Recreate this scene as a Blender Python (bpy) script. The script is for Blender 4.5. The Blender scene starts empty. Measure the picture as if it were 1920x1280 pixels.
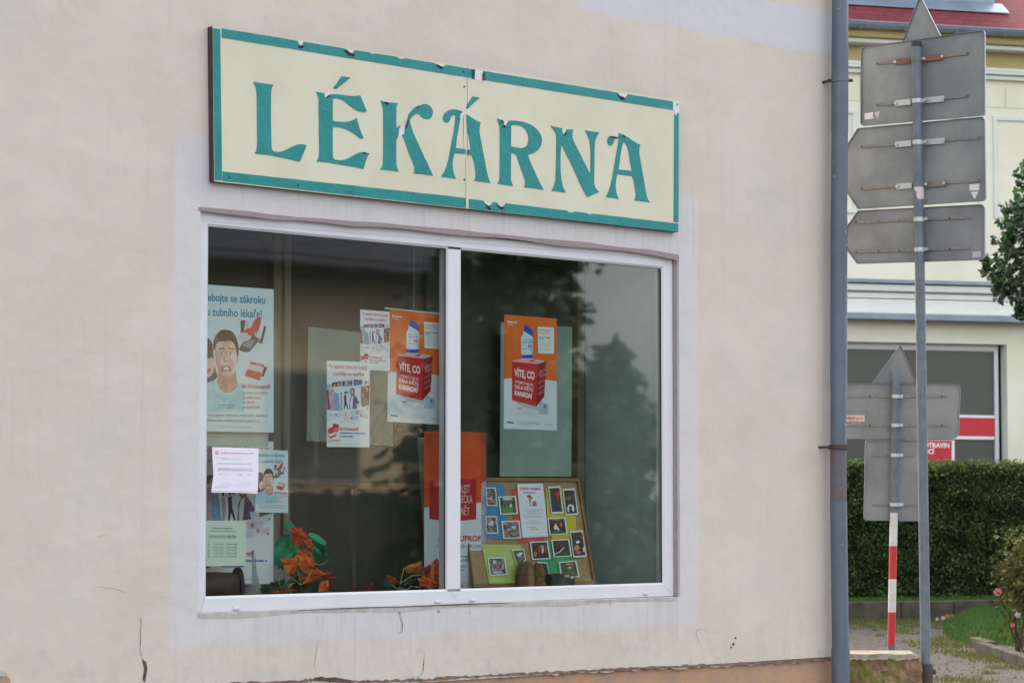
import bpy, math, random
from mathutils import Vector, Matrix
from mathutils.geometry import tessellate_polygon
random.seed(7)
R_ = math.radians
scene = bpy.context.scene
COL = scene.collection

# ------------------------------------------------------------------ camera
FPX = 5000.0                                   # focal length in photo pixels (1920 wide)
PITCH = math.atan(309 / FPX)
HEAD = math.atan(5070 / math.hypot(FPX, 309))  # angle between view heading and the shop wall
F = Vector((math.cos(HEAD), math.sin(HEAD), 0))
RT = Vector((math.sin(HEAD), -math.cos(HEAD), 0))
UZ = Vector((0, 0, 1))
EYE = 1.6
_Z0 = 12.6
CAM = -(F * _Z0 + RT * (-570 / FPX * _Z0 * math.cos(PITCH)))
CAM.z = EYE
FP = F * math.cos(PITCH) + UZ * math.sin(PITCH)
UP = -F * math.sin(PITCH) + UZ * math.cos(PITCH)

def ray(u, v):
    return FP * FPX + RT * (u - 960) + UP * (640 - v)
def hit(u, v, p0, n):
    d = ray(u, v)
    t = (p0 - CAM).dot(n) / d.dot(n)
    return CAM + d * t
def W(u, v, d=0.0):                            # point of the plane y = d (parallel to the shop wall)
    return hit(u, v, Vector((0, d, 0)), Vector((0, 1, 0)))
def AT(u, v, z):                               # point at a given distance in front of the camera
    return hit(u, v, CAM + F * z, F)
def GR(u, v, z=0.0):                           # point on the ground
    return hit(u, v, Vector((0, 0, z)), UZ)

cam_d = bpy.data.cameras.new('camera')
cam = bpy.data.objects.new('camera', cam_d)
COL.objects.link(cam)
cam.location = CAM
cam.rotation_euler = (math.pi / 2 + PITCH, 0, HEAD - math.pi / 2)
cam_d.sensor_width = 36
cam_d.sensor_fit = 'HORIZONTAL'
cam_d.lens = FPX / 1920 * 36
cam_d.clip_end = 2000
cam_d.dof.use_dof = True
cam_d.dof.focus_distance = 14.0
cam_d.dof.aperture_fstop = 8
scene.camera = cam

# ------------------------------------------------------------------ materials
def lin(h):
    h = h.lstrip('#')
    o = []
    for i in (0, 2, 4):
        c = int(h[i:i + 2], 16) / 255
        o.append(c / 12.92 if c <= .04045 else ((c + .055) / 1.055) ** 2.4)
    return o
def col(h, g=1.0):
    return tuple(min(.9, c * g) for c in lin(h)) + (1,)

def new_mat(name):
    m = bpy.data.materials.new(name)
    m.use_nodes = True
    nt = m.node_tree
    return m, nt, nt.nodes['Principled BSDF']
def N(nt, t, **kw):
    n = nt.nodes.new(t)
    for k, v in kw.items():
        if hasattr(n, k):
            setattr(n, k, v)
    return n
def noise(nt, vec, scale, detail=4, rough=.55):
    n = N(nt, 'ShaderNodeTexNoise')
    n.inputs['Scale'].default_value = scale
    n.inputs['Detail'].default_value = detail
    n.inputs['Roughness'].default_value = rough
    nt.links.new(vec, n.inputs['Vector'])
    return n.outputs['Fac']
def math_(nt, op, a, b=None, clamp=False):
    n = N(nt, 'ShaderNodeMath', operation=op)
    n.use_clamp = clamp
    for i, x in enumerate((a, b)):
        if x is None: continue
        if isinstance(x, (int, float)): n.inputs[i].default_value = x
        else: nt.links.new(x, n.inputs[i])
    return n.outputs[0]
def sstep(nt, x, a, b):
    n = N(nt, 'ShaderNodeMapRange', interpolation_type='SMOOTHSTEP')
    n.inputs['From Min'].default_value = a
    n.inputs['From Max'].default_value = b
    nt.links.new(x, n.inputs['Value'])
    return n.outputs['Result']
def mixc(nt, fac, a, b):
    n = N(nt, 'ShaderNodeMix', data_type='RGBA')
    if isinstance(fac, (int, float)): n.inputs[0].default_value = fac
    else: nt.links.new(fac, n.inputs[0])
    for i, x in ((6, a), (7, b)):
        if isinstance(x, tuple): n.inputs[i].default_value = x
        else: nt.links.new(x, n.inputs[i])
    return n.outputs[2]
def bump(nt, bs, h, strength, dist):
    n = N(nt, 'ShaderNodeBump')
    n.inputs['Strength'].default_value = strength
    n.inputs['Distance'].default_value = dist
    nt.links.new(h, n.inputs['Height'])
    nt.links.new(n.outputs['Normal'], bs.inputs['Normal'])
def pos(nt):
    return N(nt, 'ShaderNodeNewGeometry').outputs['Position']

def M(name, h, rough=.6, g=1.0, var=0.0, vs=8, h2=None, bmp=0.0, bs=60, bd=.004, metal=0.0, spec=.5, trans=0.0):
    m, nt, b = new_mat(name)
    c = col(h, g)
    b.inputs['Roughness'].default_value = rough
    b.inputs['Metallic'].default_value = metal
    b.inputs['Specular IOR Level'].default_value = spec
    b.inputs['Base Color'].default_value = c
    m.diffuse_color = c
    p = None
    if var or h2:
        p = pos(nt)
        f = noise(nt, p, vs, 5, .6)
        f = sstep(nt, f, .32, .68)
        c2 = col(h2, g) if h2 else tuple(x * (1 - var) for x in c[:3]) + (1,)
        nt.links.new(mixc(nt, f, c, c2), b.inputs['Base Color'])
    if bmp:
        p = p or pos(nt)
        bump(nt, b, noise(nt, p, bs, 4), bmp, bd)
    if trans:
        t = N(nt, 'ShaderNodeBsdfTranslucent')
        t.inputs['Color'].default_value = c
        mx = N(nt, 'ShaderNodeMixShader')
        mx.inputs[0].default_value = trans
        nt.links.new(b.outputs[0], mx.inputs[1]); nt.links.new(t.outputs[0], mx.inputs[2])
        nt.links.new(mx.outputs[0], nt.nodes['Material Output'].inputs['Surface'])
    return m

_pm = {}
def PV(h, h2, vs=30):                           # printed photograph area with soft tonal variation
    k = (h, h2, vs)
    if k not in _pm:
        _pm[k] = M('print_tone_' + h.strip('#'), h, rough=.55, h2=h2, vs=vs, spec=.25)
    return _pm[k]
def PM(h, g=1.0):                               # printed paper / plain ink colours
    k = (h, g)
    if k not in _pm:
        _pm[k] = M('ink_' + h.strip('#'), h, rough=.55, g=g, spec=.25)
    return _pm[k]

# ------------------------------------------------------------------ mesh builder
class MB:
    def __init__(s, frame=None):
        s.v = []; s.f = []; s.m = []; s.sm = []; s.mats = []; s.fr = frame
    def P(s, p):
        p = Vector(p)
        if s.fr:
            o, x, y, z = s.fr
            return o + x * p.x + y * p.y + z * p.z
        return p
    def mi(s, m):
        if m not in s.mats: s.mats.append(m)
        return s.mats.index(m)
    def face(s, pts, m, smooth=False, world=False):
        i = len(s.v)
        s.v += [Vector(p) if world else s.P(p) for p in pts]
        s.f.append(tuple(range(i, i + len(pts)))); s.m.append(s.mi(m)); s.sm.append(smooth)
    def box(s, x0, x1, y0, y1, z0, z1, m):
        i = len(s.v)
        for x in (x0, x1):
            for y in (y0, y1):
                for z in (z0, z1):
                    s.v.append(s.P((x, y, z)))
        k = s.mi(m)
        for q in ((0, 1, 3, 2), (4, 6, 7, 5), (0, 4, 5, 1), (2, 3, 7, 6), (0, 2, 6, 4), (1, 5, 7, 3)):
            s.f.append(tuple(i + a for a in q)); s.m.append(k); s.sm.append(False)
    def prism(s, pts, ext, m, holes=(), msides=None, world=True):
        """front outline (3D, world) extruded by ext; holes are inner outlines"""
        T = (lambda p: Vector(p)) if world else s.P
        loops = [[T(p) for p in pts]] + [[T(p) for p in h] for h in holes]
        flat = [p for l in loops for p in l]
        i = len(s.v); n = len(flat)
        s.v += flat + [p + Vector(ext) for p in flat]
        k = s.mi(m); ks = s.mi(msides or m)
        for t in tessellate_polygon(loops):
            s.f.append((i + t[0], i + t[1], i + t[2])); s.m.append(k); s.sm.append(False)
            s.f.append((i + n + t[2], i + n + t[1], i + n + t[0])); s.m.append(ks); s.sm.append(False)
        b = 0
        for l in loops:
            for j in range(len(l)):
                a, c = b + j, b + (j + 1) % len(l)
                s.f.append((i + a, i + c, i + n + c, i + n + a)); s.m.append(ks); s.sm.append(False)
            b += len(l)
    def tube(s, pts, rad, m, n=16, cap=True, smooth=True):
        pts = [Vector(p) for p in pts]
        if not isinstance(rad, (list, tuple)): rad = [rad] * len(pts)
        k = s.mi(m); rings = []
        a = None
        for j, p in enumerate(pts):
            t = (pts[min(j + 1, len(pts) - 1)] - pts[max(j - 1, 0)]).normalized()
            if a is None:
                a = t.orthogonal().normalized()
            a = (a - t * a.dot(t)).normalized()
            b = t.cross(a)
            i = len(s.v)
            for q in range(n):
                w = 2 * math.pi * q / n
                s.v.append(p + (a * math.cos(w) + b * math.sin(w)) * rad[j])
            rings.append(i)
        for r0, r1 in zip(rings, rings[1:]):
            for q in range(n):
                s.f.append((r0 + q, r0 + (q + 1) % n, r1 + (q + 1) % n, r1 + q)); s.m.append(k); s.sm.append(smooth)
        if cap:                                 # caps on their own vertices, so that the side stays evenly shaded
            for r0, rev in ((rings[0], True), (rings[-1], False)):
                i = len(s.v); s.v += [s.v[r0 + q].copy() for q in range(n)]
                s.f.append(tuple(i + q for q in (reversed(range(n)) if rev else range(n)))); s.m.append(k); s.sm.append(False)
    def strip(s, pts, wid, nrm, m, n_off=0.0):
        """ribbon of varying width along a polyline lying in a plane with normal nrm"""
        pts = [Vector(p) for p in pts]
        if not isinstance(wid, (list, tuple)): wid = [wid] * len(pts)
        L = []; Rr = []
        for j, p in enumerate(pts):
            t = (pts[min(j + 1, len(pts) - 1)] - pts[max(j - 1, 0)]).normalized()
            b = t.cross(nrm).normalized()
            L.append(p + b * wid[j] / 2 + nrm * n_off); Rr.append(p - b * wid[j] / 2 + nrm * n_off)
        for j in range(len(pts) - 1):
            s.face((L[j], L[j + 1], Rr[j + 1], Rr[j]), m, world=True)
    def build(s, name, parent=None, bevel=0):
        me = bpy.data.meshes.new(name)
        off = parent_loc(parent) if parent else Vector((0, 0, 0))
        me.from_pydata([p - off for p in s.v], [], s.f)
        for m in s.mats: me.materials.append(m)
        me.polygons.foreach_set('material_index', s.m)
        me.polygons.foreach_set('use_smooth', s.sm)
        me.update()
        o = bpy.data.objects.new(name, me)
        COL.objects.link(o)
        if parent: o.parent = parent
        if bevel:
            b = o.modifiers.new('bevel', 'BEVEL'); b.width = bevel; b.segments = 2
            b.limit_method = 'ANGLE'; b.angle_limit = R_(40)
        return o
def parent_loc(o):
    p = Vector((0, 0, 0))
    while o:
        p = p + Vector(o.location); o = o.parent
    return p
def tag(o, label=None, cat=None, group=None, kind=None):
    if label: o['label'] = label
    if cat: o['category'] = cat
    if group: o['group'] = group
    if kind: o['kind'] = kind
    return o
def empty(name, loc, label, cat, group=None):
    o = bpy.data.objects.new(name, None)
    COL.objects.link(o); o.location = Vector(loc); o.empty_display_size = .1
    return tag(o, label, cat, group)

# ------------------------------------------------------------------ text
_tc = {}
def textmesh(s, bold=0.0):
    k = (s, bold)
    if k in _tc: return _tc[k]
    cu = bpy.data.curves.new('t', 'FONT')
    cu.body = s; cu.size = 1; cu.resolution_u = 3; cu.offset = bold
    cu.fill_mode = 'FRONT' if cu.dimensions == '2D' else cu.fill_mode
    o = bpy.data.objects.new('t', cu); COL.objects.link(o)
    dg = bpy.context.evaluated_depsgraph_get()
    dg.update()
    me = bpy.data.meshes.new_from_object(o.evaluated_get(dg))
    vs = [(v.co.x, v.co.y) for v in me.vertices]
    fs = [tuple(p.vertices) for p in me.polygons]
    bpy.data.objects.remove(o); bpy.data.curves.remove(cu); bpy.data.meshes.remove(me)
    x0 = min([v[0] for v in vs] or [0]); x1 = max([v[0] for v in vs] or [1])
    _tc[k] = ([((x - x0) / max(1e-6, x1 - x0), y) for x, y in vs], fs)
    return _tc[k]
CAPH = max(v[1] for v in textmesh('H')[0])

class Canvas:
    """a flat printed sheet: unit coordinates (0..1 right, 0..1 down) -> four corners -> a plane in the scene"""
    STEP = .00045
    def __init__(s, corners, plane, conv=None):
        s.c = corners; s.plane = plane; s.conv = conv; s.mb = MB()
        s.L = 1
    def px(s, x, y):
        if s.conv: x, y = s.conv(x, y)
        (ax, ay), (bx, by), (cx, cy), (dx, dy) = s.c
        tx, ty = ax + (bx - ax) * x, ay + (by - ay) * x
        ux, uy = dx + (cx - dx) * x, dy + (cy - dy) * x
        return tx + (ux - tx) * y, ty + (uy - ty) * y
    def pt(s, x, y, off=0.0):
        u, v = s.px(x, y)
        return s.plane(u, v, off)
    def sheet(s, m, outline=None, thick=.0012):
        if outline is None:
            cv = s.conv; s.conv = None
            outline = [(0, 0), (1, 0), (1, 1), (0, 1)]
            f = [s.pt(x, y) for x, y in outline]; b = [s.pt(x, y, -thick) for x, y in outline]
            s.conv = cv
        else:
            f = [s.pt(x, y) for x, y in outline]; b = [s.pt(x, y, -thick) for x, y in outline]
        e = b[0] - f[0]
        s.mb.prism(f, e, m)
    def poly(s, pts, m, layer=None):
        L = s.L if layer is None else layer
        s.mb.face([s.pt(x, y, L * s.STEP) for x, y in pts], m, world=True)
        if layer is None: s.L += .06
    def rect(s, x0, y0, x1, y1, m, layer=None):
        s.poly([(x0, y0), (x1, y0), (x1, y1), (x0, y1)], m, layer)
    def ell(s, cx, cy, rx, ry, m, n=20, layer=None):
        s.poly([(cx + rx * math.cos(2 * math.pi * i / n), cy + ry * math.sin(2 * math.pi * i / n)) for i in range(n)], m, layer)
    def text(s, t, x0, y0, x1, y1, h, m, bold=.0, layer=None):
        L = s.L if layer is None else layer
        vs, fs = textmesh(t, bold)
        i = len(s.mb.v); k = s.mb.mi(m)
        for a, b in vs:
            s.mb.v.append(s.pt(x0 + (x1 - x0) * a, y0 + (y1 - y0) * a - h * b / CAPH, L * s.STEP))
        for f in fs:
            s.mb.f.append(tuple(i + q for q in f)); s.mb.m.append(k); s.mb.sm.append(False)
        if layer is None: s.L += .06
    def streak(s, x0, y0, x1, y1, h, m, n=6, seed=0):
        """a line of print too fine to read: short irregular word bars"""
        rr = random.Random(seed + int(x0 * 977 + y0 * 331))
        w = [rr.uniform(.5, 1.5) for _ in range(n)]
        tot = sum(w) * 1.12; a = 0
        for q in w:
            b = a + q / tot
            k = max(2, int(q * 3))
            for j in range(k):
                p0 = a + (b - a) * j / k; p1 = a + (b - a) * (j + .78) / k
                hh = h * rr.uniform(.65, 1)
                s.mb.face([s.pt(x0 + (x1 - x0) * t, y0 + (y1 - y0) * t - o, s.L * s.STEP) for t, o in ((p0, 0), (p1, 0), (p1, hh), (p0, hh))], m, world=True)
            a = b + .12 * q / tot
    def done(s, name, label, cat, group=None, parent=None):
        o = s.mb.build(name, parent)
        if not parent: tag(o, label, cat, group)
        return o
def ZC(ox, oy, sc):                             # enlarged-crop coordinates -> photo pixels
    return lambda x, y: (ox + x / sc, oy + y / sc)
def pw(d):                                      # sheet plane parallel to the wall at depth d, layers towards the street
    return lambda u, v, off=0.0: W(u, v, d - off)
EXPOSURE = 2.15
PXC = ((0, 0), (1, 0), (1, 1), (0, 1))          # canvas drawn straight in photo pixels
# ------------------------------------------------------------------ shop building
X_END = W(1579, 700).x                          # the building corner behind the rain pipe
OX0, OX1 = W(374, 700).x, W(1274, 800).x        # window opening
OZ0, OZ1 = W(372, 1150).z, W(375, 389).z
PZ = W(1200, 1253).z                            # top of the plinth
PX0, PX1 = W(325, 700).x, W(1310, 700).x        # painted band around the window
PZ0, PZ1 = W(325, 1214).z, W(325, 247).z
BZ0, BZ1 = W(1540, 103).z, W(1540, 22).z
BX0 = W(1085, 40).x

def plaster():
    m, nt, b = new_mat('plaster')
    p = pos(nt)
    n1 = noise(nt, p, 1.7, 6, .6); n2 = noise(nt, p, 9, 5, .6); n3 = noise(nt, p, 70, 4, .6); n4 = noise(nt, p, 190, 3, .7)
    c = mixc(nt, sstep(nt, n1, .3, .7), col('#d1c8bc'), col('#cac0b2'))
    c = mixc(nt, math_(nt, 'MULTIPLY', sstep(nt, n2, .45, .75), .45), c, col('#c9c4c0'))
    sx = N(nt, 'ShaderNodeSeparateXYZ')
    jit = N(nt, 'ShaderNodeVectorMath', operation='ADD')
    nn = N(nt, 'ShaderNodeTexNoise'); nn.inputs['Scale'].default_value = 5; nn.inputs['Detail'].default_value = 5
    nt.links.new(p, nn.inputs['Vector'])
    sc = N(nt, 'ShaderNodeVectorMath', operation='SCALE'); sc.inputs['Scale'].default_value = .035
    sub = N(nt, 'ShaderNodeVectorMath', operation='SUBTRACT'); sub.inputs[1].default_value = (.5, .5, .5)
    nt.links.new(nn.outputs['Color'], sub.inputs[0]); nt.links.new(sub.outputs[0], sc.inputs[0])
    nt.links.new(p, jit.inputs[0]); nt.links.new(sc.outputs[0], jit.inputs[1])
    nt.links.new(jit.outputs[0], sx.inputs[0])
    X, Z = sx.outputs[0], sx.outputs[2]
    def boxm(x0, x1, z0, z1, e):
        a = math_(nt, 'MULTIPLY', sstep(nt, X, x0 - e, x0 + e), sstep(nt, X, x1 + e, x1 - e))
        q = math_(nt, 'MULTIPLY', sstep(nt, Z, z0 - e, z0 + e), sstep(nt, Z, z1 + e, z1 - e))
        return math_(nt, 'MULTIPLY', a, q)
    wear = sstep(nt, noise(nt, p, 3.2, 6, .65), .2, .42)
    k = math_(nt, 'MULTIPLY', boxm(PX0, PX1, PZ0, PZ1, .022), wear)
    c = mixc(nt, math_(nt, 'MULTIPLY', k, .72), c, col('#cbcacd'))
    k2 = math_(nt, 'MULTIPLY', boxm(BX0, X_END + 1, BZ0, BZ1, .014), sstep(nt, noise(nt, p, 2.1, 6, .65), .25, .4))
    c = mixc(nt, math_(nt, 'MULTIPLY', k2, .9), c, col('#c8c7cc'))
    # older repairs and grey weathering blotches
    bl = sstep(nt, noise(nt, p, 1.1, 3, .5), .56, .7)
    c = mixc(nt, math_(nt, 'MULTIPLY', bl, .45), c, col('#bbbcc0'))
    low = sstep(nt, Z, PZ + .45, PZ - .02)
    c = mixc(nt, math_(nt, 'MULTIPLY', math_(nt, 'MULTIPLY', low, sstep(nt, n2, .5, .72)), .5), c, col('#b0a89d'))
    spk = sstep(nt, n3, .66, .8)
    c = mixc(nt, math_(nt, 'MULTIPLY', spk, .22), c, col('#9b9186'))
    # thin vertical runs of dirt
    mp = N(nt, 'ShaderNodeMapping'); mp.inputs['Scale'].default_value = (9, 1, .5)
    nt.links.new(p, mp.inputs['Vector'])
    dr = sstep(nt, noise(nt, mp.outputs[0], 1.6, 5, .6), .57, .75)
    c = mixc(nt, math_(nt, 'MULTIPLY', dr, .28), c, col('#b3aca6'))
    c = mixc(nt, math_(nt, 'MULTIPLY', sstep(nt, n4, .52, .72), .16), c, col('#a39a90'))
    # trowel sweeps: stretched, slightly turned noise
    mt = N(nt, 'ShaderNodeMapping'); mt.inputs['Scale'].default_value = (1.2, 1, 2.2); mt.inputs['Rotation'].default_value = (0, .5, 0)
    nt.links.new(p, mt.inputs['Vector'])
    tw_ = noise(nt, mt.outputs[0], 2.2, 5, .6)
    c = mixc(nt, math_(nt, 'MULTIPLY', sstep(nt, tw_, .55, .75), .12), c, col('#bdb6b3'))
    # dirt washed down below the sign and the window
    dirtx = sstep(nt, noise(nt, mp.outputs[0], 3.1, 5, .65), .48, .7)
    sill = math_(nt, 'MULTIPLY', boxm(OX0, OX1, OZ0 - .22, OZ0, .05), dirtx)
    under = math_(nt, 'MULTIPLY', boxm(OX0, OX1, OZ1, OZ1 + .14, .04), dirtx)
    c = mixc(nt, math_(nt, 'MULTIPLY', math_(nt, 'ADD', sill, under), .2), c, col('#958c86'))
    nt.links.new(c, b.inputs['Base Color'])
    b.inputs['Roughness'].default_value = .9; b.inputs['Specular IOR Level'].default_value = .2
    h = math_(nt, 'ADD', math_(nt, 'MULTIPLY', noise(nt, p, 2.5, 3), 2.5), math_(nt, 'ADD', math_(nt, 'MULTIPLY', n2, .5), math_(nt, 'ADD', math_(nt, 'MULTIPLY', n4, .12), math_(nt, 'MULTIPLY', tw_, .35))))
    bump(nt, b, h, .7, .012)
    return m
M_plaster = plaster()
M_base = M('plinth_plaster', '#b59173', rough=.95, h2='#a58a78', vs=6, bmp=.6, bs=30, bd=.01, spec=.2)
M_mortar = M('old_mortar', '#c6c1be', rough=.95, var=.25, vs=14, bmp=.6, bs=50, spec=.2)
M_taupe = M('taupe_matte', '#9a8f8d', rough=.95, var=.12, vs=30, spec=.2)
M_crack = M('crack_dirt', '#6b5a52', rough=1, var=.4, vs=40, spec=.1)
M_mortar2 = M('pinkish_mortar', '#bda89a', rough=1, h2='#ab9484', vs=16, bmp=.5, bs=50, spec=.1)
M_edge_d = M('worn_edge_shadow', '#877470', rough=1, h2='#6d5b57', vs=18, spec=.1)
M_upvc = M('window_plastic', '#d6d6da', rough=.35, var=.04, vs=5)
M_gasket = M('rubber_gasket', '#2a2d3a', rough=.6)
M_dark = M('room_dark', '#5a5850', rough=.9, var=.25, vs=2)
M_reveal = M('niche_plaster', '#b4beba', rough=.85, var=.12, vs=3, bmp=.2, bs=20)
M_wood = M('display_wood', '#7a6c58', rough=.6, var=.25, vs=12)
M_floorcloth = M('display_cloth', '#31363c', rough=.9, var=.3, vs=10)
M_roofred = M('roof_tile', '#7d3a36', rough=.8, var=.3, vs=6)

shop = empty('pharmacy_building', (0, 0, 0), 'pale beige rendered pharmacy building with a wide white window and cracked plaster', 'building')

XL, ZT, DEEP = -9.0, 6.6, 9.0
b = MB()
# facade with the window opening (butted quads), reveals, corner side and rear
for (x0, x1, z0, z1) in ((XL, OX0, PZ, ZT), (OX1, X_END, PZ, ZT), (OX0, OX1, PZ, OZ0), (OX0, OX1, OZ1, ZT)):
    b.face([(x0, 0, z0), (x1, 0, z0), (x1, 0, z1), (x0, 0, z1)], M_plaster)
RV = .06
b.face([(OX0, 0, OZ0), (OX0, 0, OZ1), (OX0, RV, OZ1), (OX0, RV, OZ0)], M_plaster)
b.face([(OX1, 0, OZ0), (OX1, RV, OZ0), (OX1, RV, OZ1), (OX1, 0, OZ1)], M_plaster)
b.face([(OX0, 0, OZ1), (OX1, 0, OZ1), (OX1, RV, OZ1), (OX0, RV, OZ1)], M_plaster)
b.face([(OX0, 0, OZ0), (OX0, RV, OZ0), (OX1, RV, OZ0), (OX1, 0, OZ0)], M_mortar)
b.face([(X_END, 0, PZ), (X_END, DEEP, PZ), (X_END, DEEP, ZT), (X_END, 0, ZT)], M_plaster)
b.face([(XL, 0, PZ), (XL, 0, ZT), (XL, DEEP, ZT), (XL, DEEP, PZ)], M_plaster)
b.face([(XL, DEEP, PZ), (XL, DEEP, ZT), (X_END, DEEP, ZT), (X_END, DEEP, PZ)], M_plaster)
b.face([(XL, 0, PZ), (XL, .02, PZ), (X_END, .02, PZ), (X_END, 0, PZ)], M_mortar)
b.build('wall', shop)
b = MB()
b.box(XL + .02, X_END - .015, .014, DEEP - .02, -.3, PZ + .001, M_base)
b.build('plinth', shop)
b = MB()                                        # roof above the picture
b.box(XL - .4, X_END + .35, -.45, DEEP + .45, ZT, ZT + .14, M_roofred)
mid = DEEP / 2
for y0, y1 in ((-.45, mid), (DEEP + .45, mid)):
    b.face([(XL - .4, y0, ZT + .14), (X_END + .35, y0, ZT + .14), (X_END + .35, y1, ZT + 3.6), (XL - .4, y1, ZT + 3.6)], M_roofred)
for x in (XL - .4, X_END + .35):
    b.face([(x, -.45, ZT + .14), (x, DEEP + .45, ZT + .14), (x, mid, ZT + 3.6)], M_plaster)
b.build('roof', shop)

# ragged plaster edge over the plinth; the dark strip paints its shadow gap
b = MB()
rr = random.Random(3)
def ragged(pxs, w, m, off, jit=1.2, n=5):
    pts = []
    for (a, c) in zip(pxs, pxs[1:]):
        for i in range(n):
            t = i / n
            pts.append((a[0] + (c[0] - a[0]) * t, a[1] + (c[1] - a[1]) * t))
    pts.append(pxs[-1])
    P = [W(u, v + rr.uniform(-jit, jit), 0) for u, v in pts]
    b.strip(P, [w * rr.uniform(.35, 1.3) for _ in P], Vector((0, -1, 0)), m, off)
edge = [(380, 1283.5), (560, 1277), (597, 1272), (640, 1276), (700, 1277), (790, 1274), (900, 1266.5), (1000, 1262), (1100, 1257), (1200, 1252), (1300, 1247.5), (1400, 1243.5), (1500, 1238.5), (1556, 1235)]
ragged(edge, .016, M_edge_d, .003, 1.3, 16)
for e0, e1 in zip(edge[4:], edge[5:]):          # broken remains of mortar under the edge
    for q_ in range(4):
        if rr.random() < .45: continue
        ta = (q_ + rr.uniform(.0, .5)) / 4; tb_ = min(1, ta + rr.uniform(.05, .34)); pu = lambda t: (e0[0] + (e1[0] - e0[0]) * t, e0[1] + (e1[1] - e0[1]) * t)
        (ua, va), (ub_, vb) = pu(ta), pu(tb_); h_ = rr.uniform(1.2, 4.2)
        b.prism([W(u, v, -.004) for u, v in ((ua, va + 2.2), ((ua + ub_) / 2, va + 1.9 + rr.uniform(-.5, .5)), (ub_, vb + 2.2), (ub_ - rr.uniform(0, 5), vb + 2 + h_ * rr.uniform(.5, 1)), ((ua + ub_) / 2, va + 2 + h_), (ua + rr.uniform(0, 5), va + 2 + h_ * .6))], (0, .003, 0), rr.choice((M_mortar2, M_mortar2, M_base, M_edge_d)))
b.prism([W(u, v, -.0045) for u, v in ((585, 1273), (592, 1269), (604, 1267.5), (612, 1270), (628, 1268.5), (641, 1271), (660, 1274.5), (655, 1279), (630, 1278), (600, 1276))], (0, .003, 0), M_crack)
b.build('crumbling_edge_shadow', shop)
# missing plaster low at the left
b = MB()
b.prism([W(u, v, -.004) for u, v in ((-20, 1258), (6, 1257), (13, 1262), (12, 1267), (19, 1271), (21, 1290), (-20, 1290))], (0, .006, 0), M_base)
b.prism([W(u, v, -.006) for u, v in ((-20, 1254), (5, 1257), (12, 1263), (10, 1267), (-20, 1266))], (0, .002, 0), M_mortar)
b.build('bare_patch', shop)
# cracks and pits
def crack(pts, conv, w):
    q = MB()
    P = []
    pts = [conv(*p) for p in pts]
    for (a, c) in zip(pts, pts[1:]):
        for i in range(6):
            t = i / 6
            P.append(W(a[0] + (c[0] - a[0]) * t + rr.uniform(-1.1, 1.1), a[1] + (c[1] - a[1]) * t + rr.uniform(-.9, .9)))
    P.append(W(*pts[-1]))
    n = len(P)
    q.strip(P, [.5 * w * (.35 + .8 * math.sin(math.pi * (i + .6) / (n + .4))) * rr.uniform(.25, 1.5) for i in range(n)], Vector((0, -1, 0)), M_crack, .0022)
    q.build('crack', shop)
zl = ZC(0, 900, 3); zm = ZC(640, 1080, 3); zr = ZC(1200, 1000, 4.571)
crack([(786, 750), (790, 830), (785, 935)], zl, .0028)
crack([(785, 935), (800, 1000), (815, 1020)], zl, .0024)
crack([(540, 595), (640, 610), (720, 638)], zl, .002)
crack([(550, 315), (620, 303)], zl, .002)
crack([(325, 200), (335, 240), (342, 270), (338, 312), (318, 322)], zm, .007)
crack([(1786, 760 - 0), (1788, 900), (1770, 1010), (1775, 1100)], zl, .003)
crack([(468, 420), (463, 480), (460, 530), (440, 560), (415, 572)], zm, .006)
crack([(1130, 180), (1125, 240), (1128, 300)], zm, .002)
crack([(540, 995), (510, 930), (480, 860), (490, 818), (545, 818), (595, 845)], zr, .004)
crack([(265, 1150 - 1000), (262, 1230 - 1000)], lambda x, y: (x, y + 1000), .003)
for pts in (((800, 1005), (822, 1020), (830, 1060), (815, 1135), (803, 1120), (812, 1060)),):
    q = MB(); q.prism([W(*zl(*p), -.0025) for p in pts], (0, .002, 0), M_crack); q.build('plaster_chip', shop)
for (cx, cy, r) in ((820, 893, 9), (802, 945, 14), (780, 973, 9)):
    q = MB(); q.prism([W(*zr(cx + r * rr.uniform(.6, 1.1) * math.cos(i), cy + r * rr.uniform(.7, 1.2) * math.sin(i)), -.002) for i in (0, .9, 1.8, 2.7, 3.6, 4.5, 5.4)], (0, .0015, 0), M_crack)
    q.build('plaster_chip', shop)
for (cx, cy, r) in ((328, 205, 8), (548, 197, 10), (725, 203, 4), (1513, 155, 5)):
    q = MB(); q.prism([W(*zm(cx + r * rr.uniform(.6, 1.1) * math.cos(i), cy + .7 * r * rr.uniform(.7, 1.2) * math.sin(i)), -.002) for i in (0, .9, 1.8, 2.7, 3.6, 4.5, 5.4)], (0, .0015, 0), M_taupe)
    q.build('plaster_chip', shop)
# wavy taupe strip between the plaster and the window head
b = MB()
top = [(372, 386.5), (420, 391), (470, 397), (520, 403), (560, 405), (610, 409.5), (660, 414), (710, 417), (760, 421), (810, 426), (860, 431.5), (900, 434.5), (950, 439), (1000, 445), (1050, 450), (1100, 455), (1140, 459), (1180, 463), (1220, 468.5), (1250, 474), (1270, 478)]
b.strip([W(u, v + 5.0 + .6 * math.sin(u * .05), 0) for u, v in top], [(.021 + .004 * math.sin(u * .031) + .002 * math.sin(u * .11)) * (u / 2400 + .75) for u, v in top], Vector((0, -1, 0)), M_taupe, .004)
b.build('head_strip', shop)
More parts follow.
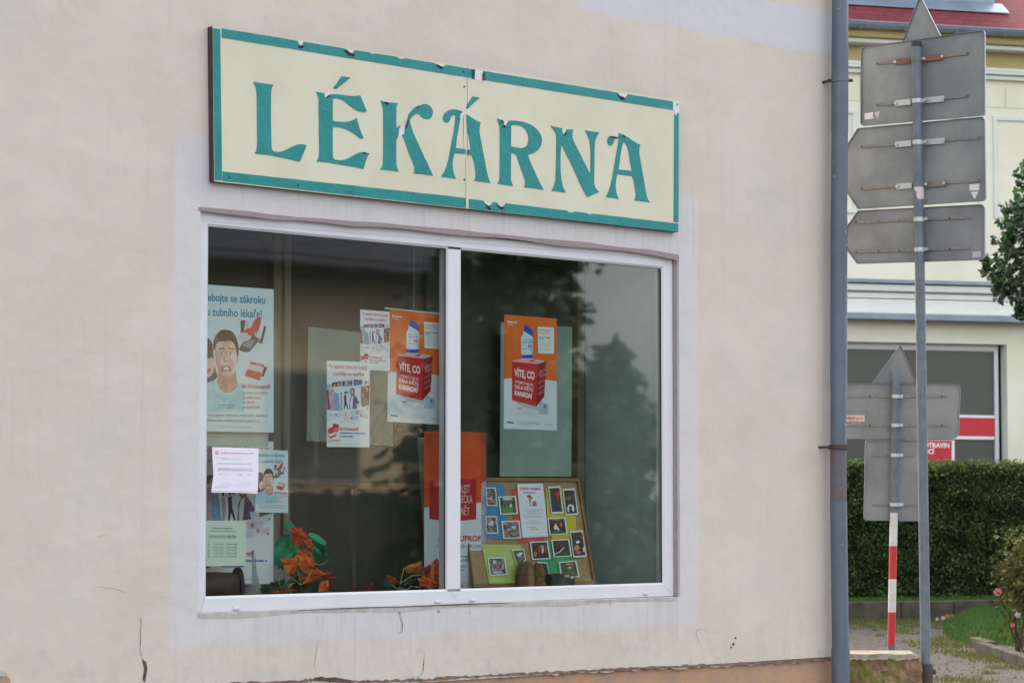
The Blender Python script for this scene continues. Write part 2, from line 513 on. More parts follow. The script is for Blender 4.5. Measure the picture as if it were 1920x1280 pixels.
# mortar ledge and thin gap under the window
b = MB()
low = [(372, 1150), (460, 1147), (560, 1143), (660, 1139), (760, 1136), (860, 1132), (960, 1129), (1060, 1126), (1160, 1122.5), (1268, 1119)]
P1 = [W(u, v, 0) for u, v in low]
for i in range(len(low) - 1):
    a, c = P1[i], P1[i + 1]
    j0 = .022 + .008 * math.sin(i * 2.1); j1 = .022 + .008 * math.sin((i + 1) * 2.1)
    A, B_ = a + Vector((0, -.004, 0)), c + Vector((0, -.004, 0))
    lo0, lo1 = A - Vector((0, -.003, j0)), B_ - Vector((0, -.003, j1))
    b.face((A, B_, lo1, lo0), M_mortar); b.face((A + Vector((0, .03, .004)), B_ + Vector((0, .03, .004)), B_, A), M_mortar)
b.strip([W(u, v + .6 + rr.uniform(-.5, .5), -.006) for u, v in low[2:7]], [.002, .005, .004, .006, .002], Vector((0, -1, 0)), M_crack, 0)
b.build('sill_mortar', shop)

# ------------------------------------------------------------------ the shop window
FY, GY = .030, .050                             # frame front, glass front
IX0, IX1 = W(385.5, 780, GY).x, W(1243, 800, FY).x
MX0, MX1 = W(838, 780, FY).x, W(865, 780, FY).x
IZ0, IZ1 = W(384, 1117.5, FY).z, W(388, 424, FY).z
win = MB()
EPS = .0006
FZ0, FZ1 = OZ0 + .004, OZ1 - .006
FX0, FX1 = OX0 + .001, OX1 - .022
CH = .012
holes = [(IX0, MX0), (MX1, IX1)]
win.box(FX0, IX0 - CH, FY, .095, FZ0, FZ1, M_upvc)
win.box(IX1 + CH, FX1, FY, .095, FZ0, FZ1, M_upvc)
win.box(MX0 + CH * .5, MX1 - CH * .5, FY, .095, IZ0, IZ1, M_upvc)
win.box(IX0 - CH, IX1 + CH, FY, .095, FZ0, IZ0 - CH, M_upvc)
win.box(IX0 - CH, IX1 + CH, FY, .095, IZ1 + CH, FZ1, M_upvc)
for hx0, hx1 in holes:                          # bevelled glazing beads, then the rubber seal
    cl = CH if hx0 == IX0 else CH * .5
    cr = CH if hx1 == IX1 else CH * .5
    o = [(hx0 - cl, IZ0 - CH), (hx1 + cr, IZ0 - CH), (hx1 + cr, IZ1 + CH), (hx0 - cl, IZ1 + CH)]
    i1 = [(hx0, IZ0), (hx1, IZ0), (hx1, IZ1), (hx0, IZ1)]
    for k in range(4):
        n = (k + 1) % 4
        win.face([(o[k][0], FY - .0005, o[k][1]), (o[n][0], FY - .0005, o[n][1]), (i1[n][0], FY + .010, i1[n][1]), (i1[k][0], FY + .010, i1[k][1])], M_upvc)
        win.face([(i1[k][0], FY + .010, i1[k][1]), (i1[n][0], FY + .010, i1[n][1]), (i1[n][0], GY, i1[n][1]), (i1[k][0], GY, i1[k][1])], M_gasket)
window = win.build('window_frame', shop)
# mitre and junction lines of the frame
seam = M('frame_seam', '#a9abb6', rough=.5)
def frame_line(a, c, w=.002):
    q = MB(); q.strip([W(a[0], a[1], FY), W(c[0], c[1], FY)], w, Vector((0, -1, 0)), seam, .0012)
    q.build('frame_seam', window)
frame_line((375, 1149), (384, 1119)); frame_line((1265, 1118), (1244, 1096)); frame_line((1266, 480), (1244, 494))
frame_line((846, 1112), (852, 1122)); frame_line((852, 1122), (857, 1112))
frame_line((380, 414), (850, 452), .0015); frame_line((868, 455), (1255, 487), .0015)
q = MB()
q.box(OX1 - .021, OX1 - .001, .018, .06, FZ0, FZ1, M_taupe)
q.build('side_joint', window)
for (u, v) in ((442, 1140), (820, 1127.5), (885, 1124.5), (1210, 1112.5)):   # drain caps
    p = W(u, v, FY)
    q = MB(); q.box(p.x - .018, p.x + .018, FY - .013, FY - .001, p.z - .006, p.z + .008, M_upvc)
    q.build('drain_cap', window, bevel=.004)

def glass_mat():
    m, nt, bs = new_mat('window_glass')
    t = N(nt, 'ShaderNodeBsdfTransparent'); t.inputs[0].default_value = (.90, .935, .92, 1)
    g = N(nt, 'ShaderNodeBsdfGlossy'); g.inputs['Roughness'].default_value = .025
    lw = N(nt, 'ShaderNodeLayerWeight'); lw.inputs['Blend'].default_value = .5
    f3 = math_(nt, 'POWER', lw.outputs['Facing'], 3.0)
    f = math_(nt, 'ADD', math_(nt, 'MULTIPLY', f3, .9), GLASS_R)
    p = pos(nt)
    bp = N(nt, 'ShaderNodeBump'); bp.inputs['Strength'].default_value = .02; bp.inputs['Distance'].default_value = .02
    nt.links.new(noise(nt, p, 1.3, 2), bp.inputs['Height'])
    nt.links.new(bp.outputs[0], g.inputs['Normal'])
    mx = N(nt, 'ShaderNodeMixShader')
    nt.links.new(f, mx.inputs[0]); nt.links.new(t.outputs[0], mx.inputs[1]); nt.links.new(g.outputs[0], mx.inputs[2])
    nt.links.new(mx.outputs[0], nt.nodes['Material Output'].inputs['Surface'])
    return m
GLASS_R = .06
M_glass = glass_mat()
for hx0, hx1 in holes:
    q = MB(); q.box(hx0 - .004, hx1 + .004, GY + .0008, GY + .0066, IZ0 - .004, IZ1 + .004, M_glass)
    q.build('glass_pane', window)
YP = GY + .012                                  # plane of the papers stuck behind the glass

# ------------------------------------------------------------------ display niche behind the glass
BK = .66                                        # back partition
NX0, NX1 = OX0 - .12, W(1243, 800, FY).x + .035
NZ0, NZ1 = IZ0 - .030, IZ1 + .10
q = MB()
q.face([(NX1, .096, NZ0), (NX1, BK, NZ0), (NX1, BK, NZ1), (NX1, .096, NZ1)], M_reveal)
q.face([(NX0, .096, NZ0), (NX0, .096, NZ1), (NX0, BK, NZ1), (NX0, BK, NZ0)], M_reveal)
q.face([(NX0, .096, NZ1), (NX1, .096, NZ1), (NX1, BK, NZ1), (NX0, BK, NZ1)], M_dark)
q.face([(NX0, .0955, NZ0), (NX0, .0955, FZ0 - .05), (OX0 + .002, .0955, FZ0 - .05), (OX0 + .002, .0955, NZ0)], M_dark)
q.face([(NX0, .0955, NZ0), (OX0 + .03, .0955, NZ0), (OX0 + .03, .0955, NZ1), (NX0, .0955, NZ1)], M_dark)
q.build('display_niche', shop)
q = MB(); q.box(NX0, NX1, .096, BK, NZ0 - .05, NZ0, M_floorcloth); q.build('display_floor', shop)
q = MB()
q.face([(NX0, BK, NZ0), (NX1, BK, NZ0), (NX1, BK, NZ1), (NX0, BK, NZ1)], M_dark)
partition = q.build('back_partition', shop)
def post(u0, u1, y0, y1, m, v=800):
    a, c = W(u0, v, y0).x, W(u1, v, y0).x
    k = MB(); k.box(a, c, y0, y1, NZ0, NZ1 - .001, m); k.build('post', partition, bevel=.004)
M_post = M('olive_post', '#8d8772', rough=.5, var=.15, vs=10)
post(513, 529, BK - .05, BK - .002, M_post); post(533, 545, BK - .075, BK - .002, M_post)
post(1084, 1096, BK - .05, BK - .002, M_wood)
post(800, 812, BK - .04, BK - .002, M_dark)
k = MB(); zz = W(700, 470, BK - .03).z; k.box(NX0, NX1 - .002, BK - .03, BK - .0015, zz, zz + .1, M_dark); k.build('rail', partition)
zz = W(640, 905, BK - .03).z
k = MB(); k.box(W(560, 905, BK).x, W(860, 905, BK).x, BK - .03, BK - .0015, zz - .03, zz, M_wood); k.build('rail', partition)
M_slat = M('brown_slat', '#63483a', rough=.6, var=.35, vs=14)
# pale paper sheets hung on the partition
M_blind = M('pale_green_sheet', '#9fb0a8', rough=.7, var=.10, vs=5, bmp=.15, bs=6, bd=.01)
def hung(quad, y, label):
    c = Canvas(PXC, pw(y)); c.sheet(M_blind, outline=quad, thick=.003)
    return c.done('paper_sheet', label, 'sheet', 'pale green sheets hung at the back of the display')
hung([(578, 612), (737, 630), (737, 836), (575, 826)], BK - .09, 'pale green sheet hung behind the white leaflets in the left pane')
hung([(939, 604), (1073, 613), (1071, 893), (937, 893)], BK - .09, 'tall pale green sheet hung behind the bright orange poster in the right pane')

# ------------------------------------------------------------------ rain pipe
M_pipe = M('painted_pipe', '#5f6a78', rough=.45, g=.95, h2='#56606d', vs=5, bmp=.15, bs=40, bd=.003)
M_piperust = M('rusty_pipe', '#5c6069', rough=.7, h2='#6b5147', vs=9, bmp=.3, bs=40, bd=.003)
M_iron = M('rusty_iron', '#4a3b38', rough=.8, h2='#3a3436', vs=20, bmp=.4)
PY = -.085
pipe = empty('rain_pipe', W(1577, 1278, PY) * 1, 'blue grey metal rain pipe at the corner of the beige building', 'drainpipe')
def seg(u0, v0, u1, v1, px, m, name='pipe_section'):
    k = MB()
    a, c = W(u0, v0, PY), W(u1, v1, PY)
    r = px * .5 * (a - CAM).dot(FP) / FPX
    k.tube([a, c], r, m, 24)
    return k.build(name, pipe)
seg(1575.5, -230, 1575, 88, 31, M_pipe)
seg(1575, 87, 1574.5, 250, 32, M_pipe)
seg(1574.5, 249, 1573, 410, 31, M_pipe)
seg(1573, 409, 1572.5, 727, 32, M_pipe)
seg(1572.5, 726, 1572, 838, 31, M_pipe)
seg(1572, 838, 1572, 941, 31, M_piperust)
seg(1572, 940, 1576, 1217, 32, M_pipe)
seg(1576, 1215, 1578, 1460, 35, M_pipe)
p = W(1572, 838, PY); rad = .049
k = MB(); k.tube([p - UZ * .013, p + UZ * .013], rad * 1.22, M_iron, 24)
k.tube([p + Vector((-.058, .0, 0)), p + Vector((-.08, .1, 0))], .008, M_iron, 8)
k.build('collar', pipe, bevel=.003)
p = W(1574.5, 151, PY)
k = MB(); k.tube([p - UZ * .010, p + UZ * .010], rad * 1.12, M_pipe, 24)
k.build('clamp', pipe)
for dx in (-1, 1):
    k = MB(); e = p + RT * dx * rad * 1.15
    k.tube([e - RT * .012, e + RT * .022 * 1], .010, M_iron, 8)
    if dx < 0: k.tube([e, e + Vector((-.03, .095, -.018))], .009, M_iron, 8)
    k.build('clamp_bolt', pipe)
# flecks of paint and a scratch on the pipe
M_fleck = M('pale_fleck', '#aeb6c0', rough=.7); M_yel = M('yellow_scratch', '#b5b878', rough=.7)
for (u, v, a, c_, m_) in ((1570, 20, 2.5, 2, M_fleck), (1563, 332, 3, 2, M_fleck), (1584, 436, 2, 5, M_fleck), (1586, 460, 1.5, 4, M_fleck), (1562, 305, 1.5, 1.5, M_fleck), (1566, 690, 1.5, 2, M_fleck), (1583, 796, 6, 1.3, M_yel), (1577, 1020, 1.5, 3, M_fleck)):
    off = (u - 1573.5) / 15.5 * rad; base_ = W(1573.5, v, PY); dep = math.sqrt(max(0, (rad * 1.05) ** 2 - off ** 2))
    e = base_ + RT * off - F * dep
    k = MB(); s_ = .0031
    k.prism([e + RT * (x * a * s_ / 2) + UZ * (z * c_ * s_ / 2) for x, z in ((-1, -.3), (-.2, -1), (.9, -.5), (1, .5), (.1, 1), (-.8, .6))], F * .004, m_)
    k.build('paint_fleck', pipe)
# ------------------------------------------------------------------ the shop sign
SY = -.040
M_cream = M('cream_board', '#d0cdb7', rough=.45, h2='#c8c4ab', vs=2.2)
M_sidew = M('dark_board_edge', '#4a3a3c', rough=.8, h2='#3b2e33', vs=12, bmp=.3)
M_teal = M('teal_foil', '#048482', rough=.42, h2='#037a79', vs=12, spec=.4, bmp=.6, bs=45, bd=.005)
M_chip = M('bare_white', '#d6d2d6', rough=.6)
M_curl = M('foil_back', '#3b3540', rough=.6, h2='#2c2c34', vs=40)
M_rust = M('rust_stain', '#a3795c', rough=.9)
sign = empty('shop_sign', W(640, 430, SY), 'long cream board with peeling teal lettering reading LÉKÁRNA above the shop window', 'sign')
S = lambda u, v, o=0.0: W(u, v, SY - o)
def board(name, pts):
    k = MB()
    P = [S(*p) for p in pts]
    k.prism(P, (0, .0375, 0), M_cream, msides=M_sidew)
    return k.build(name, sign)
def lerp(a, c, t): return (a[0] + (c[0] - a[0]) * t, a[1] + (c[1] - a[1]) * t)
TL, TR, BRc, BL = (398.5, 49.5), (1273, 188), (1273, 435), (401.5, 340)
fx = (876 - 398.5) / (1273 - 398.5)
T_, B_ = lerp(TL, TR, fx), lerp(BL, BRc, (876 - 401.5) / (1273 - 401.5))
board('board_panel', [TL, (T_[0] - .4, T_[1]), (B_[0] - .4, B_[1]), BL])
board('board_panel', [(T_[0] + .4, T_[1]), TR, BRc, (B_[0] + .4, B_[1])])
def foil(name, pts, conv=None, th=.0022, holes=(), o=.0005, m=None):
    k = MB()
    cv = conv or (lambda x, y: (x, y))
    k.prism([S(*cv(*p), o + th) for p in pts], (0, th, 0), m or M_teal, [[S(*cv(*p), o + th) for p in h] for h in holes])
    return k
rs = random.Random(11)
def band(a, c, w0, w1, bites=(), n=26):
    """a border strip from a to c (upper edge), thickness w0..w1 px, bites = (x, depth, halfwidth, from_top)"""
    up, dn = [], []
    xs = sorted(set([a[0] + (c[0] - a[0]) * i / n for i in range(n + 1)] + [b_[0] + d for b_ in bites for d in (-b_[2], -b_[2] * .3, 0, b_[2] * .55, b_[2])]))
    for x in xs:
        t = (x - a[0]) / (c[0] - a[0]); y = a[1] + (c[1] - a[1]) * t; w = w0 + (w1 - w0) * t
        yu, yd = y + rs.uniform(-.25, .25), y + w + rs.uniform(-.25, .25)
        for bx, dp, hw, tp in bites:
            if abs(x - bx) < hw * .98:
                q_ = dp * (1 - abs(x - bx) / hw) ** .6
                if tp: yu += q_
                else: yd -= q_
        up.append((x, yu)); dn.append((x, yd))
    return up + dn[::-1]
for pts in ([(399.6, 53), (413, 55), (416.6, 338.5), (403.2, 337)],):
    foil('border_strip', pts).build('border_strip', sign)
def z1(x, y): return (370 + x / 3.2, 30 + y / 3.2)
def z2(x, y): return (830 + x / 3.656, 110 + y / 3.656)
foil('b', band((416.3, 53.6), (889.5, 130.6), 17, 16.6, [(564, 9, 6, 1), (656, 12, 9, 1), (699, 2, 5, 1), (752, 3, 8, 1), (826, 5, 11, 1)])).build('border_strip', sign)
foil('b', band((906, 133.3), (1262, 190.6), 16.5, 15.5, [(1168, 10, 10, 1)])).build('border_strip', sign)
foil('b', band((418, 321.5), (874, 371), 17.5, 19, [])).build('border_strip', sign)
foil('b', band((879.5, 373), (1272, 419.4), 18, 15.5, [(916, 9, 9, 1), (940, 8, 9, 1), (1070, 3, 8, 1), (1105, 2, 6, 1)])).build('border_strip', sign)
foil('b', [(1264.6, 214), (1268, 218), (1271, 212), (1273, 211.5), (1272.5, 417), (1263.6, 416)]).build('border_strip', sign)
def LT(parts, conv, holes=None):
    """one letter of teal foil made of one or more outlines"""
    k = MB()
    for i, pts in enumerate(parts):
        hs = holes if (holes and i == 0) else []
        k.prism([S(*conv(*p), .003) for p in pts], (0, .0025, 0), M_teal, [[S(*conv(*p), .003) for p in h] for h in hs])
    return k.build('letter', sign)
L_ = [(110,97),(380,138),(360,165),(348,210),(343,300),(343,600),(348,850),(352,960),(358,1000),(375,1020),(430,1032),(490,1025),(560,995),(640,955),(690,935),(740,927),(780,932),(820,945),(728,1162),(640,1140),(540,1115),(430,1095),(330,1072),(220,1062),(128,1050),(150,1015),(160,960),(163,900),(160,700),(158,400),(155,250),(150,200),(135,150)]
E_ = [(163,228),(200,237),(278,247),(275,270),(275,300),(285,312),(310,300),(345,265),(380,262),(470,265),(560,278),(650,288),(710,283),(750,275),(840,492),(800,503),(750,495),(690,470),(620,420),(560,370),(510,333),(460,318),(410,315),(388,322),(385,400),(385,612),(400,620),(450,627),(530,632),(600,625),(660,605),(708,578),(718,630),(745,720),(775,800),(797,845),(770,858),(745,848),(690,800),(620,755),(540,720),(470,702),(410,697),(385,702),(383,760),(385,1000),(388,1110),(410,1130),(460,1140),(530,1138),(590,1118),(660,1075),(730,1043),(790,1030),(875,1050),(850,1090),(820,1170),(795,1258),(700,1235),(560,1212),(430,1190),(320,1170),(170,1158),(195,1120),(205,1070),(207,980),(203,800),(200,500),(200,330),(190,280)]
Eac = [(505,22),(622,40),(560,95),(435,190),(390,182),(450,105)]
K1 = [(168,135),(240,152),(300,160),(405,168),(385,200),(380,260),(378,400),(383,495),(430,468),(415,520),(408,590),(395,630),(380,660),(378,800),(378,950),(385,1010),(410,1080),(290,1062),(165,1050),(195,1015),(205,960),(208,700),(208,400),(205,230),(192,185)]
K2 = [(460,590),(490,570),(490,535),(500,490),(520,430),(540,330),(580,270),(630,225),(690,200),(740,178),(790,182),(830,205),(860,250),(868,290),(855,345),(830,372),(795,382),(750,372),(715,345),(685,318),(655,308),(625,318),(595,345),(565,385),(560,410),(580,480),(605,560),(650,660),(700,770),(750,880),(800,980),(870,1135),(740,1115),(610,1103),(625,1070),(622,1010),(600,950),(560,860),(520,750),(490,660)]
A1 = [(475,285),(455,300),(450,320),(440,345),(450,375),(440,430),(425,520),(405,640),(390,765),(450,772),(520,780),(520,845),(440,838),(372,835),(360,880),(348,950),(350,1030),(365,1110),(395,1175),(290,1160),(195,1145),(235,1090),(270,1010),(300,890),(320,780),(340,670),(360,570),(380,440),(390,340),(370,322),(345,330),(325,355),(315,390),(295,420),(265,428),(235,415),(220,380),(225,340),(245,300),(280,270),(330,252),(390,250),(440,265)]
A2 = [(535,318),(580,345),(640,385),(680,408),(725,425),(710,470),(705,540),(715,610),(740,740),(770,900),(800,1060),(820,1150),(853,1230),(740,1215),(635,1200),(655,1160),(655,1080),(640,980),(610,870),(590,858),(545,850),(545,790),(590,785),(580,700),(555,570),(540,480),(535,400)]
Aac = [(615,78),(715,95),(640,155),(555,235),(532,230),(545,195),(580,130)]
Ro = [(230,160),(310,182),(325,240),(345,262),(375,200),(400,185),(480,188),(580,203),(680,240),(760,300),(810,370),(832,440),(820,510),(785,570),(720,620),(640,645),(670,730),(710,820),(760,930),(850,1110),(720,1088),(590,1075),(605,1040),(605,990),(580,910),(540,800),(500,680),(480,632),(440,620),(418,618),(415,700),(412,960),(420,1000),(445,1058),(340,1042),(235,1028),(258,990),(265,930),(268,600),(268,330),(262,250)]
Rh = [(418,250),(470,245),(530,252),(580,275),(625,325),(648,390),(650,450),(635,510),(600,545),(550,553),(490,545),(440,535),(415,525)]
N_ = [(160,185),(240,203),(318,217),(320,265),(338,318),(358,275),(370,230),(465,235),(450,285),(455,350),(480,410),(560,570),(640,730),(680,810),(693,815),(695,700),(697,560),(692,460),(680,380),(655,310),(620,245),(710,262),(808,272),(775,330),(752,400),(747,520),(745,700),(742,850),(742,960),(760,1010),(808,1068),(730,1100),(650,1138),(600,1050),(540,920),(460,740),(380,580),(320,455),(305,430),(297,500),(292,650),(295,800),(308,920),(330,1010),(365,1075),(270,1062),(172,1050),(205,990),(228,910),(232,800),(237,600),(240,400),(238,300),(220,265)]
Ao = [(430,212),(480,228),(520,250),(560,270),(620,315),(670,345),(718,365),(705,410),(702,480),(720,580),(745,720),(775,900),(800,1040),(815,1090),(845,1132),(740,1118),(638,1108),(655,1070),(660,1020),(645,930),(630,840),(610,785),(500,770),(410,757),(400,800),(390,870),(388,940),(400,1010),(430,1088),(340,1072),(258,1062),(290,1005),(320,910),(345,800),(365,680),(385,560),(410,420),(430,310),(432,280)]
Ah = [(490,330),(525,355),(550,410),(565,480),(580,580),(595,660),(605,715),(520,705),(428,695),(440,600),(455,490),(470,400)]
Acl = [(310,250),(340,262),(375,285),(365,320),(350,360),(320,380),(295,368),(280,340),(278,300),(290,270)]
s7 = 7.1111
LT([L_], ZC(460, 140, s7))
LT([E_, Eac], ZC(570, 140, s7))
LT([K1, K2], ZC(690, 170, s7))
LT([A1, A2, Aac], ZC(800, 170, s7))
LT([Ro], ZC(900, 200, s7), [Rh])
LT([N_], ZC(1010, 210, s7))
LT([Ao, Acl], ZC(1100, 220, s7), [Ah])
# bare spots where the foil has torn, and the dark curled flaps
def chip(pts, conv=None, m=None, o=.0006):
    cv = conv or (lambda x, y: (x, y))
    k = MB(); k.prism([S(*cv(*p), o + .0004) for p in pts], (0, .0004, 0), m or M_chip)
    return k.build('bare_chip', sign)
def curl(pts, conv=None, lift=.008):
    """a small flap of foil standing off the board: lower edge fixed, upper edge lifted"""
    cv = conv or (lambda x, y: (x, y))
    k = MB(); n = len(pts)
    P = [S(*cv(*p), .0035 + (lift if i >= n // 2 else 0)) for i, p in enumerate(pts)]
    k.prism(P, (0, .0008, 0), M_curl)
    return k.build('foil_flap', sign)
zk = ZC(690, 170, s7)
chip([(400,600),(415,520),(430,490),(470,450),(525,350),(540,340),(500,490),(490,560),(465,595),(425,610)], zk)
curl([(495,530),(530,480),(545,400),(540,340),(515,440)], zk)
curl([(415,490),(428,488),(430,468),(412,478)], zk)
curl([(630,228),(680,222),(690,205),(655,210)], zk)
ze = ZC(570, 140, s7)
chip([(275,250),(275,300),(287,315),(345,266),(385,262),(340,240)], ze)
curl([(285,312),(300,322),(350,285),(340,265)], ze)
curl([(790,1048),(812,1068),(835,1045),(800,1032)], ze)
curl([(200,168),(260,190),(290,178),(240,152)], zk)
za = ZC(800, 170, s7)
chip([(450,300),(475,285),(495,320),(480,370),(448,372)], za)
chip([(520,240),(555,236),(545,320),(520,310)], za)
curl([(450,300),(470,300),(475,285),(450,270)], za)
curl([(532,235),(550,240),(550,210),(538,212)], za)
curl([(543,850),(560,852),(560,790),(543,790)], za)
chip([(520,780),(543,785),(543,850),(520,845)], za)
zR = ZC(900, 200, s7)
chip([(310,182),(325,240),(345,262),(375,200),(340,190)], zR)
curl([(300,270),(335,285),(350,262),(325,245)], zR)
curl([(285,205),(315,215),(322,205),(290,180)], zR)
zN = ZC(1010, 210, s7)
chip([(318,217),(320,265),(338,318),(358,275),(372,230)], zN)
curl([(330,315),(348,322),(380,285),(362,262)], zN)
zA = ZC(1100, 220, s7)
curl([(340,272),(380,285),(430,283),(430,268),(360,255),(310,250)], zA, .012)
curl([(480,250),(512,272),(520,250),(480,235)], zA)
chip([(560,79),(566,78),(571,80),(572,87),(565,92),(560,86)])
curl([(558, 88), (566, 92), (571, 88), (565, 85)])
chip([(647,94),(664,95),(665,102),(660,106),(653,100)])
curl([(645, 95), (652, 104), (664, 107), (666, 102), (656, 99), (650, 93)])
chip([(818,121),(834,122),(827,128)]); curl([(816, 122), (828, 130), (832, 127), (820, 121)])
chip([(890,131),(906,134),(904,152),(890,149)])
curl([(886, 148), (890, 149), (891, 130), (887, 130)]); curl([(905, 151), (909, 151), (910, 136), (906, 136)])
chip([(1158,175),(1176,177),(1172,184),(1162,182)]); curl([(1157, 176), (1165, 188), (1174, 187), (1170, 182), (1162, 180)])
chip([(1261,190),(1273,191),(1274,213),(1270,212),(1268,217),(1265,212),(1264,206),(1261,204)])
chip([(908,381),(924,383),(917,392)]); chip([(932,384),(948,386),(941,392),(935,390)])
curl([(909, 382), (916, 394), (922, 392), (917, 386)]); curl([(930, 384), (941, 393), (948, 390), (938, 388)])
chip([(1066, 401), (1076, 402), (1070, 405)])
# screws, rust run and the seam moulding
for (u, v) in ((429, 332.5), (558, 347.5), (657, 360), (868, 135), (870, 163), (870, 337), (871, 381), (1269, 196)):
    k = MB(); p = S(u, v); k.tube([p - Vector((0, .0055, 0)), p], .0042, M_iron, 10); k.build('screw', sign)
k = MB(); k.prism([S(u, v, .0008) for u, v in ((868.3, 217), (869.9, 217), (869.5, 250), (868.8, 278), (868.2, 250))], (0, .0004, 0), M_rust); k.build('rust_run', sign)
k = MB(); k.prism([S(u, v, .0032) for u, v in ((873.4, 296), (876.2, 296), (878.6, 391), (874.2, 390.5))], (0, .003, 0), M_cream); k.build('seam_cover', sign)
# ------------------------------------------------------------------ papers behind the glass
WHT = PM('#e4e7e8'); BLUEW = PM('#cfdde2')
def dental(name, corners, plane, label):
    """poster: a startled man, a red dentist's chair and a red and white box"""
    def conv(x, y):
        u = (x + 92) / 1272; top = 15 + 93 * u; bot = 2372 + 23 * u
        return u, (y - top) / (bot - top)
    c = Canvas(corners, plane, conv)
    c.sheet(BLUEW)
    c.L = 1
    blue = PM('#2f86ab'); red = PM('#cf3a46')
    c.text('Nebojte se zákroku', 30, 283, 1045, 338, 120, blue, .02)
    c.text('u zubního lékaře!', 105, 520, 992, 562, 120, blue, .02)
    hair = PV('#33221f', '#4a332c', 60); hair2 = PV('#3f2a2c', '#54393a', 50); skin = PV('#e0c0b4', '#cda294', 22); skin2 = PV('#cda694', '#b3836f', 24); shirt = PV('#b4d9df', '#97c6d0', 14); shirt2 = PV('#9acbd5', '#86bcc8', 16)
    # woman behind
    c.poly([(-60, 1000), (20, 890), (90, 868), (150, 895), (200, 960), (215, 1080), (225, 1200), (245, 1330), (262, 1420), (290, 1500), (240, 1560), (95, 1615), (-60, 1640)], hair2)
    c.poly([(60, 1260), (110, 1225), (185, 1190), (235, 1225), (243, 1330), (225, 1430), (160, 1515), (90, 1510), (40, 1420)], PM('#dcb6a8'))
    c.poly([(95, 1415), (130, 1380), (180, 1370), (165, 1425), (130, 1450), (98, 1440)], PM('#c44a58'))
    # shirt, neck
    c.poly([(-92, 1700), (60, 1620), (245, 1558), (300, 1700), (400, 1775), (500, 1772), (600, 1700), (628, 1575), (700, 1600), (720, 1800), (720, 2060), (-92, 2060)], shirt)
    c.poly([(180, 1640), (260, 1760), (380, 1830), (470, 1840), (400, 1900), (270, 1830)], shirt2)
    c.poly([(520, 1850), (600, 1800), (640, 1900), (560, 2000), (430, 2010)], shirt2)
    c.poly([(300, 1370), (575, 1370), (585, 1540), (620, 1620), (590, 1690), (500, 1765), (410, 1768), (320, 1710), (255, 1620), (290, 1540)], skin2)
    c.poly([(240, 1560), (255, 1540), (300, 1690), (400, 1765), (500, 1762), (600, 1680), (612, 1560), (630, 1580), (605, 1705), (505, 1785), (395, 1788), (290, 1715)], PM('#c3e2e6'))
    c.poly([(380, 1600), (420, 1560), (460, 1620), (430, 1720), (390, 1700)], PM('#ba8d7a'))
    # head
    c.poly([(250, 1040), (262, 975), (310, 930), (400, 920), (500, 920), (550, 950), (590, 1060), (602, 1170), (602, 1250), (588, 1330), (560, 1430), (490, 1490), (430, 1505), (370, 1490), (300, 1420), (262, 1300), (245, 1180)], skin)
    c.poly([(590, 1150), (622, 1160), (615, 1260), (592, 1300)], skin2)
    c.poly([(480, 1180), (560, 1120), (595, 1180), (590, 1320), (560, 1420), (520, 1440), (560, 1300)], PM('#e3cbc2'))
    c.poly([(212, 1010), (222, 930), (250, 850), (300, 790), (350, 755), (420, 748), (490, 768), (540, 805), (580, 870), (610, 960), (625, 1070), (618, 1170), (598, 1180), (580, 1070), (548, 965), (500, 928), (400, 940), (310, 938), (265, 980), (248, 1070), (222, 1080)], hair)
    for ex in (345, 492):
        c.ell(ex, 1132, 34, 22, PM('#e3d8d3')); c.ell(ex, 1133, 16, 17, PM('#3b2f2c'), 12)
        c.poly([(ex - 45, 1120), (ex - 25, 1098), (ex + 25, 1098), (ex + 46, 1122), (ex + 25, 1106), (ex - 25, 1106)], PM('#a97c70'))
    c.poly([(292, 1075), (320, 1042), (385, 1040), (400, 1066), (340, 1060)], hair); c.poly([(448, 1062), (470, 1042), (530, 1046), (552, 1075), (500, 1060)], hair)
    c.poly([(245, 1110), (300, 1090), (330, 1180), (320, 1300), (380, 1330), (330, 1400), (300, 1415), (262, 1300)], PM('#cf9d8e'))
    c.poly([(385, 1180), (400, 1150), (410, 1230), (445, 1255), (400, 1265), (372, 1240)], skin2)
    c.ell(402, 1252, 12, 8, PM('#5e3430'), 8); c.ell(440, 1252, 12, 8, PM('#5e3430'), 8)
    c.poly([(315, 1420), (325, 1370), (370, 1325), (430, 1315), (485, 1335), (520, 1395), (505, 1420), (420, 1415), (345, 1432)], PM('#bd6f70'))
    c.poly([(345, 1410), (365, 1350), (430, 1330), (475, 1352), (500, 1392), (420, 1400)], PM('#96585a'))
    c.poly([(380, 1395), (385, 1352), (432, 1336), (465, 1356), (470, 1392)], PM('#dccfc9'))
    # dentist's chair
    g1 = PM('#55504f'); g2 = PM('#8d8a8a'); cr = PM('#d24339')
    c.poly([(648, 615), (690, 595), (728, 608), (715, 720), (700, 785), (655, 812)], g1)
    c.poly([(735, 600), (775, 590), (780, 700), (740, 730)], PM('#c9b9ba'))
    c.poly([(895, 570), (985, 562), (960, 690), (930, 790), (860, 845), (800, 852), (690, 788), (745, 735), (825, 715), (850, 640)], cr)
    c.poly([(640, 820), (740, 792), (800, 850), (785, 920), (700, 960), (600, 905)], PM('#c7cacc'))
    c.poly([(622, 1060), (690, 950), (790, 915), (870, 800), (905, 870), (955, 900), (870, 1020), (800, 1100), (720, 1112), (650, 1090)], g1)
    c.poly([(675, 990), (790, 920), (890, 905), (810, 1040), (720, 1030)], g2)
    c.poly([(1028, 690), (1062, 698), (1000, 975), (920, 955), (975, 890)], g1)
    c.poly([(860, 790), (930, 780), (900, 860), (870, 840)], PM('#a8aaab'))
    # medicine box
    Y = 1194.6
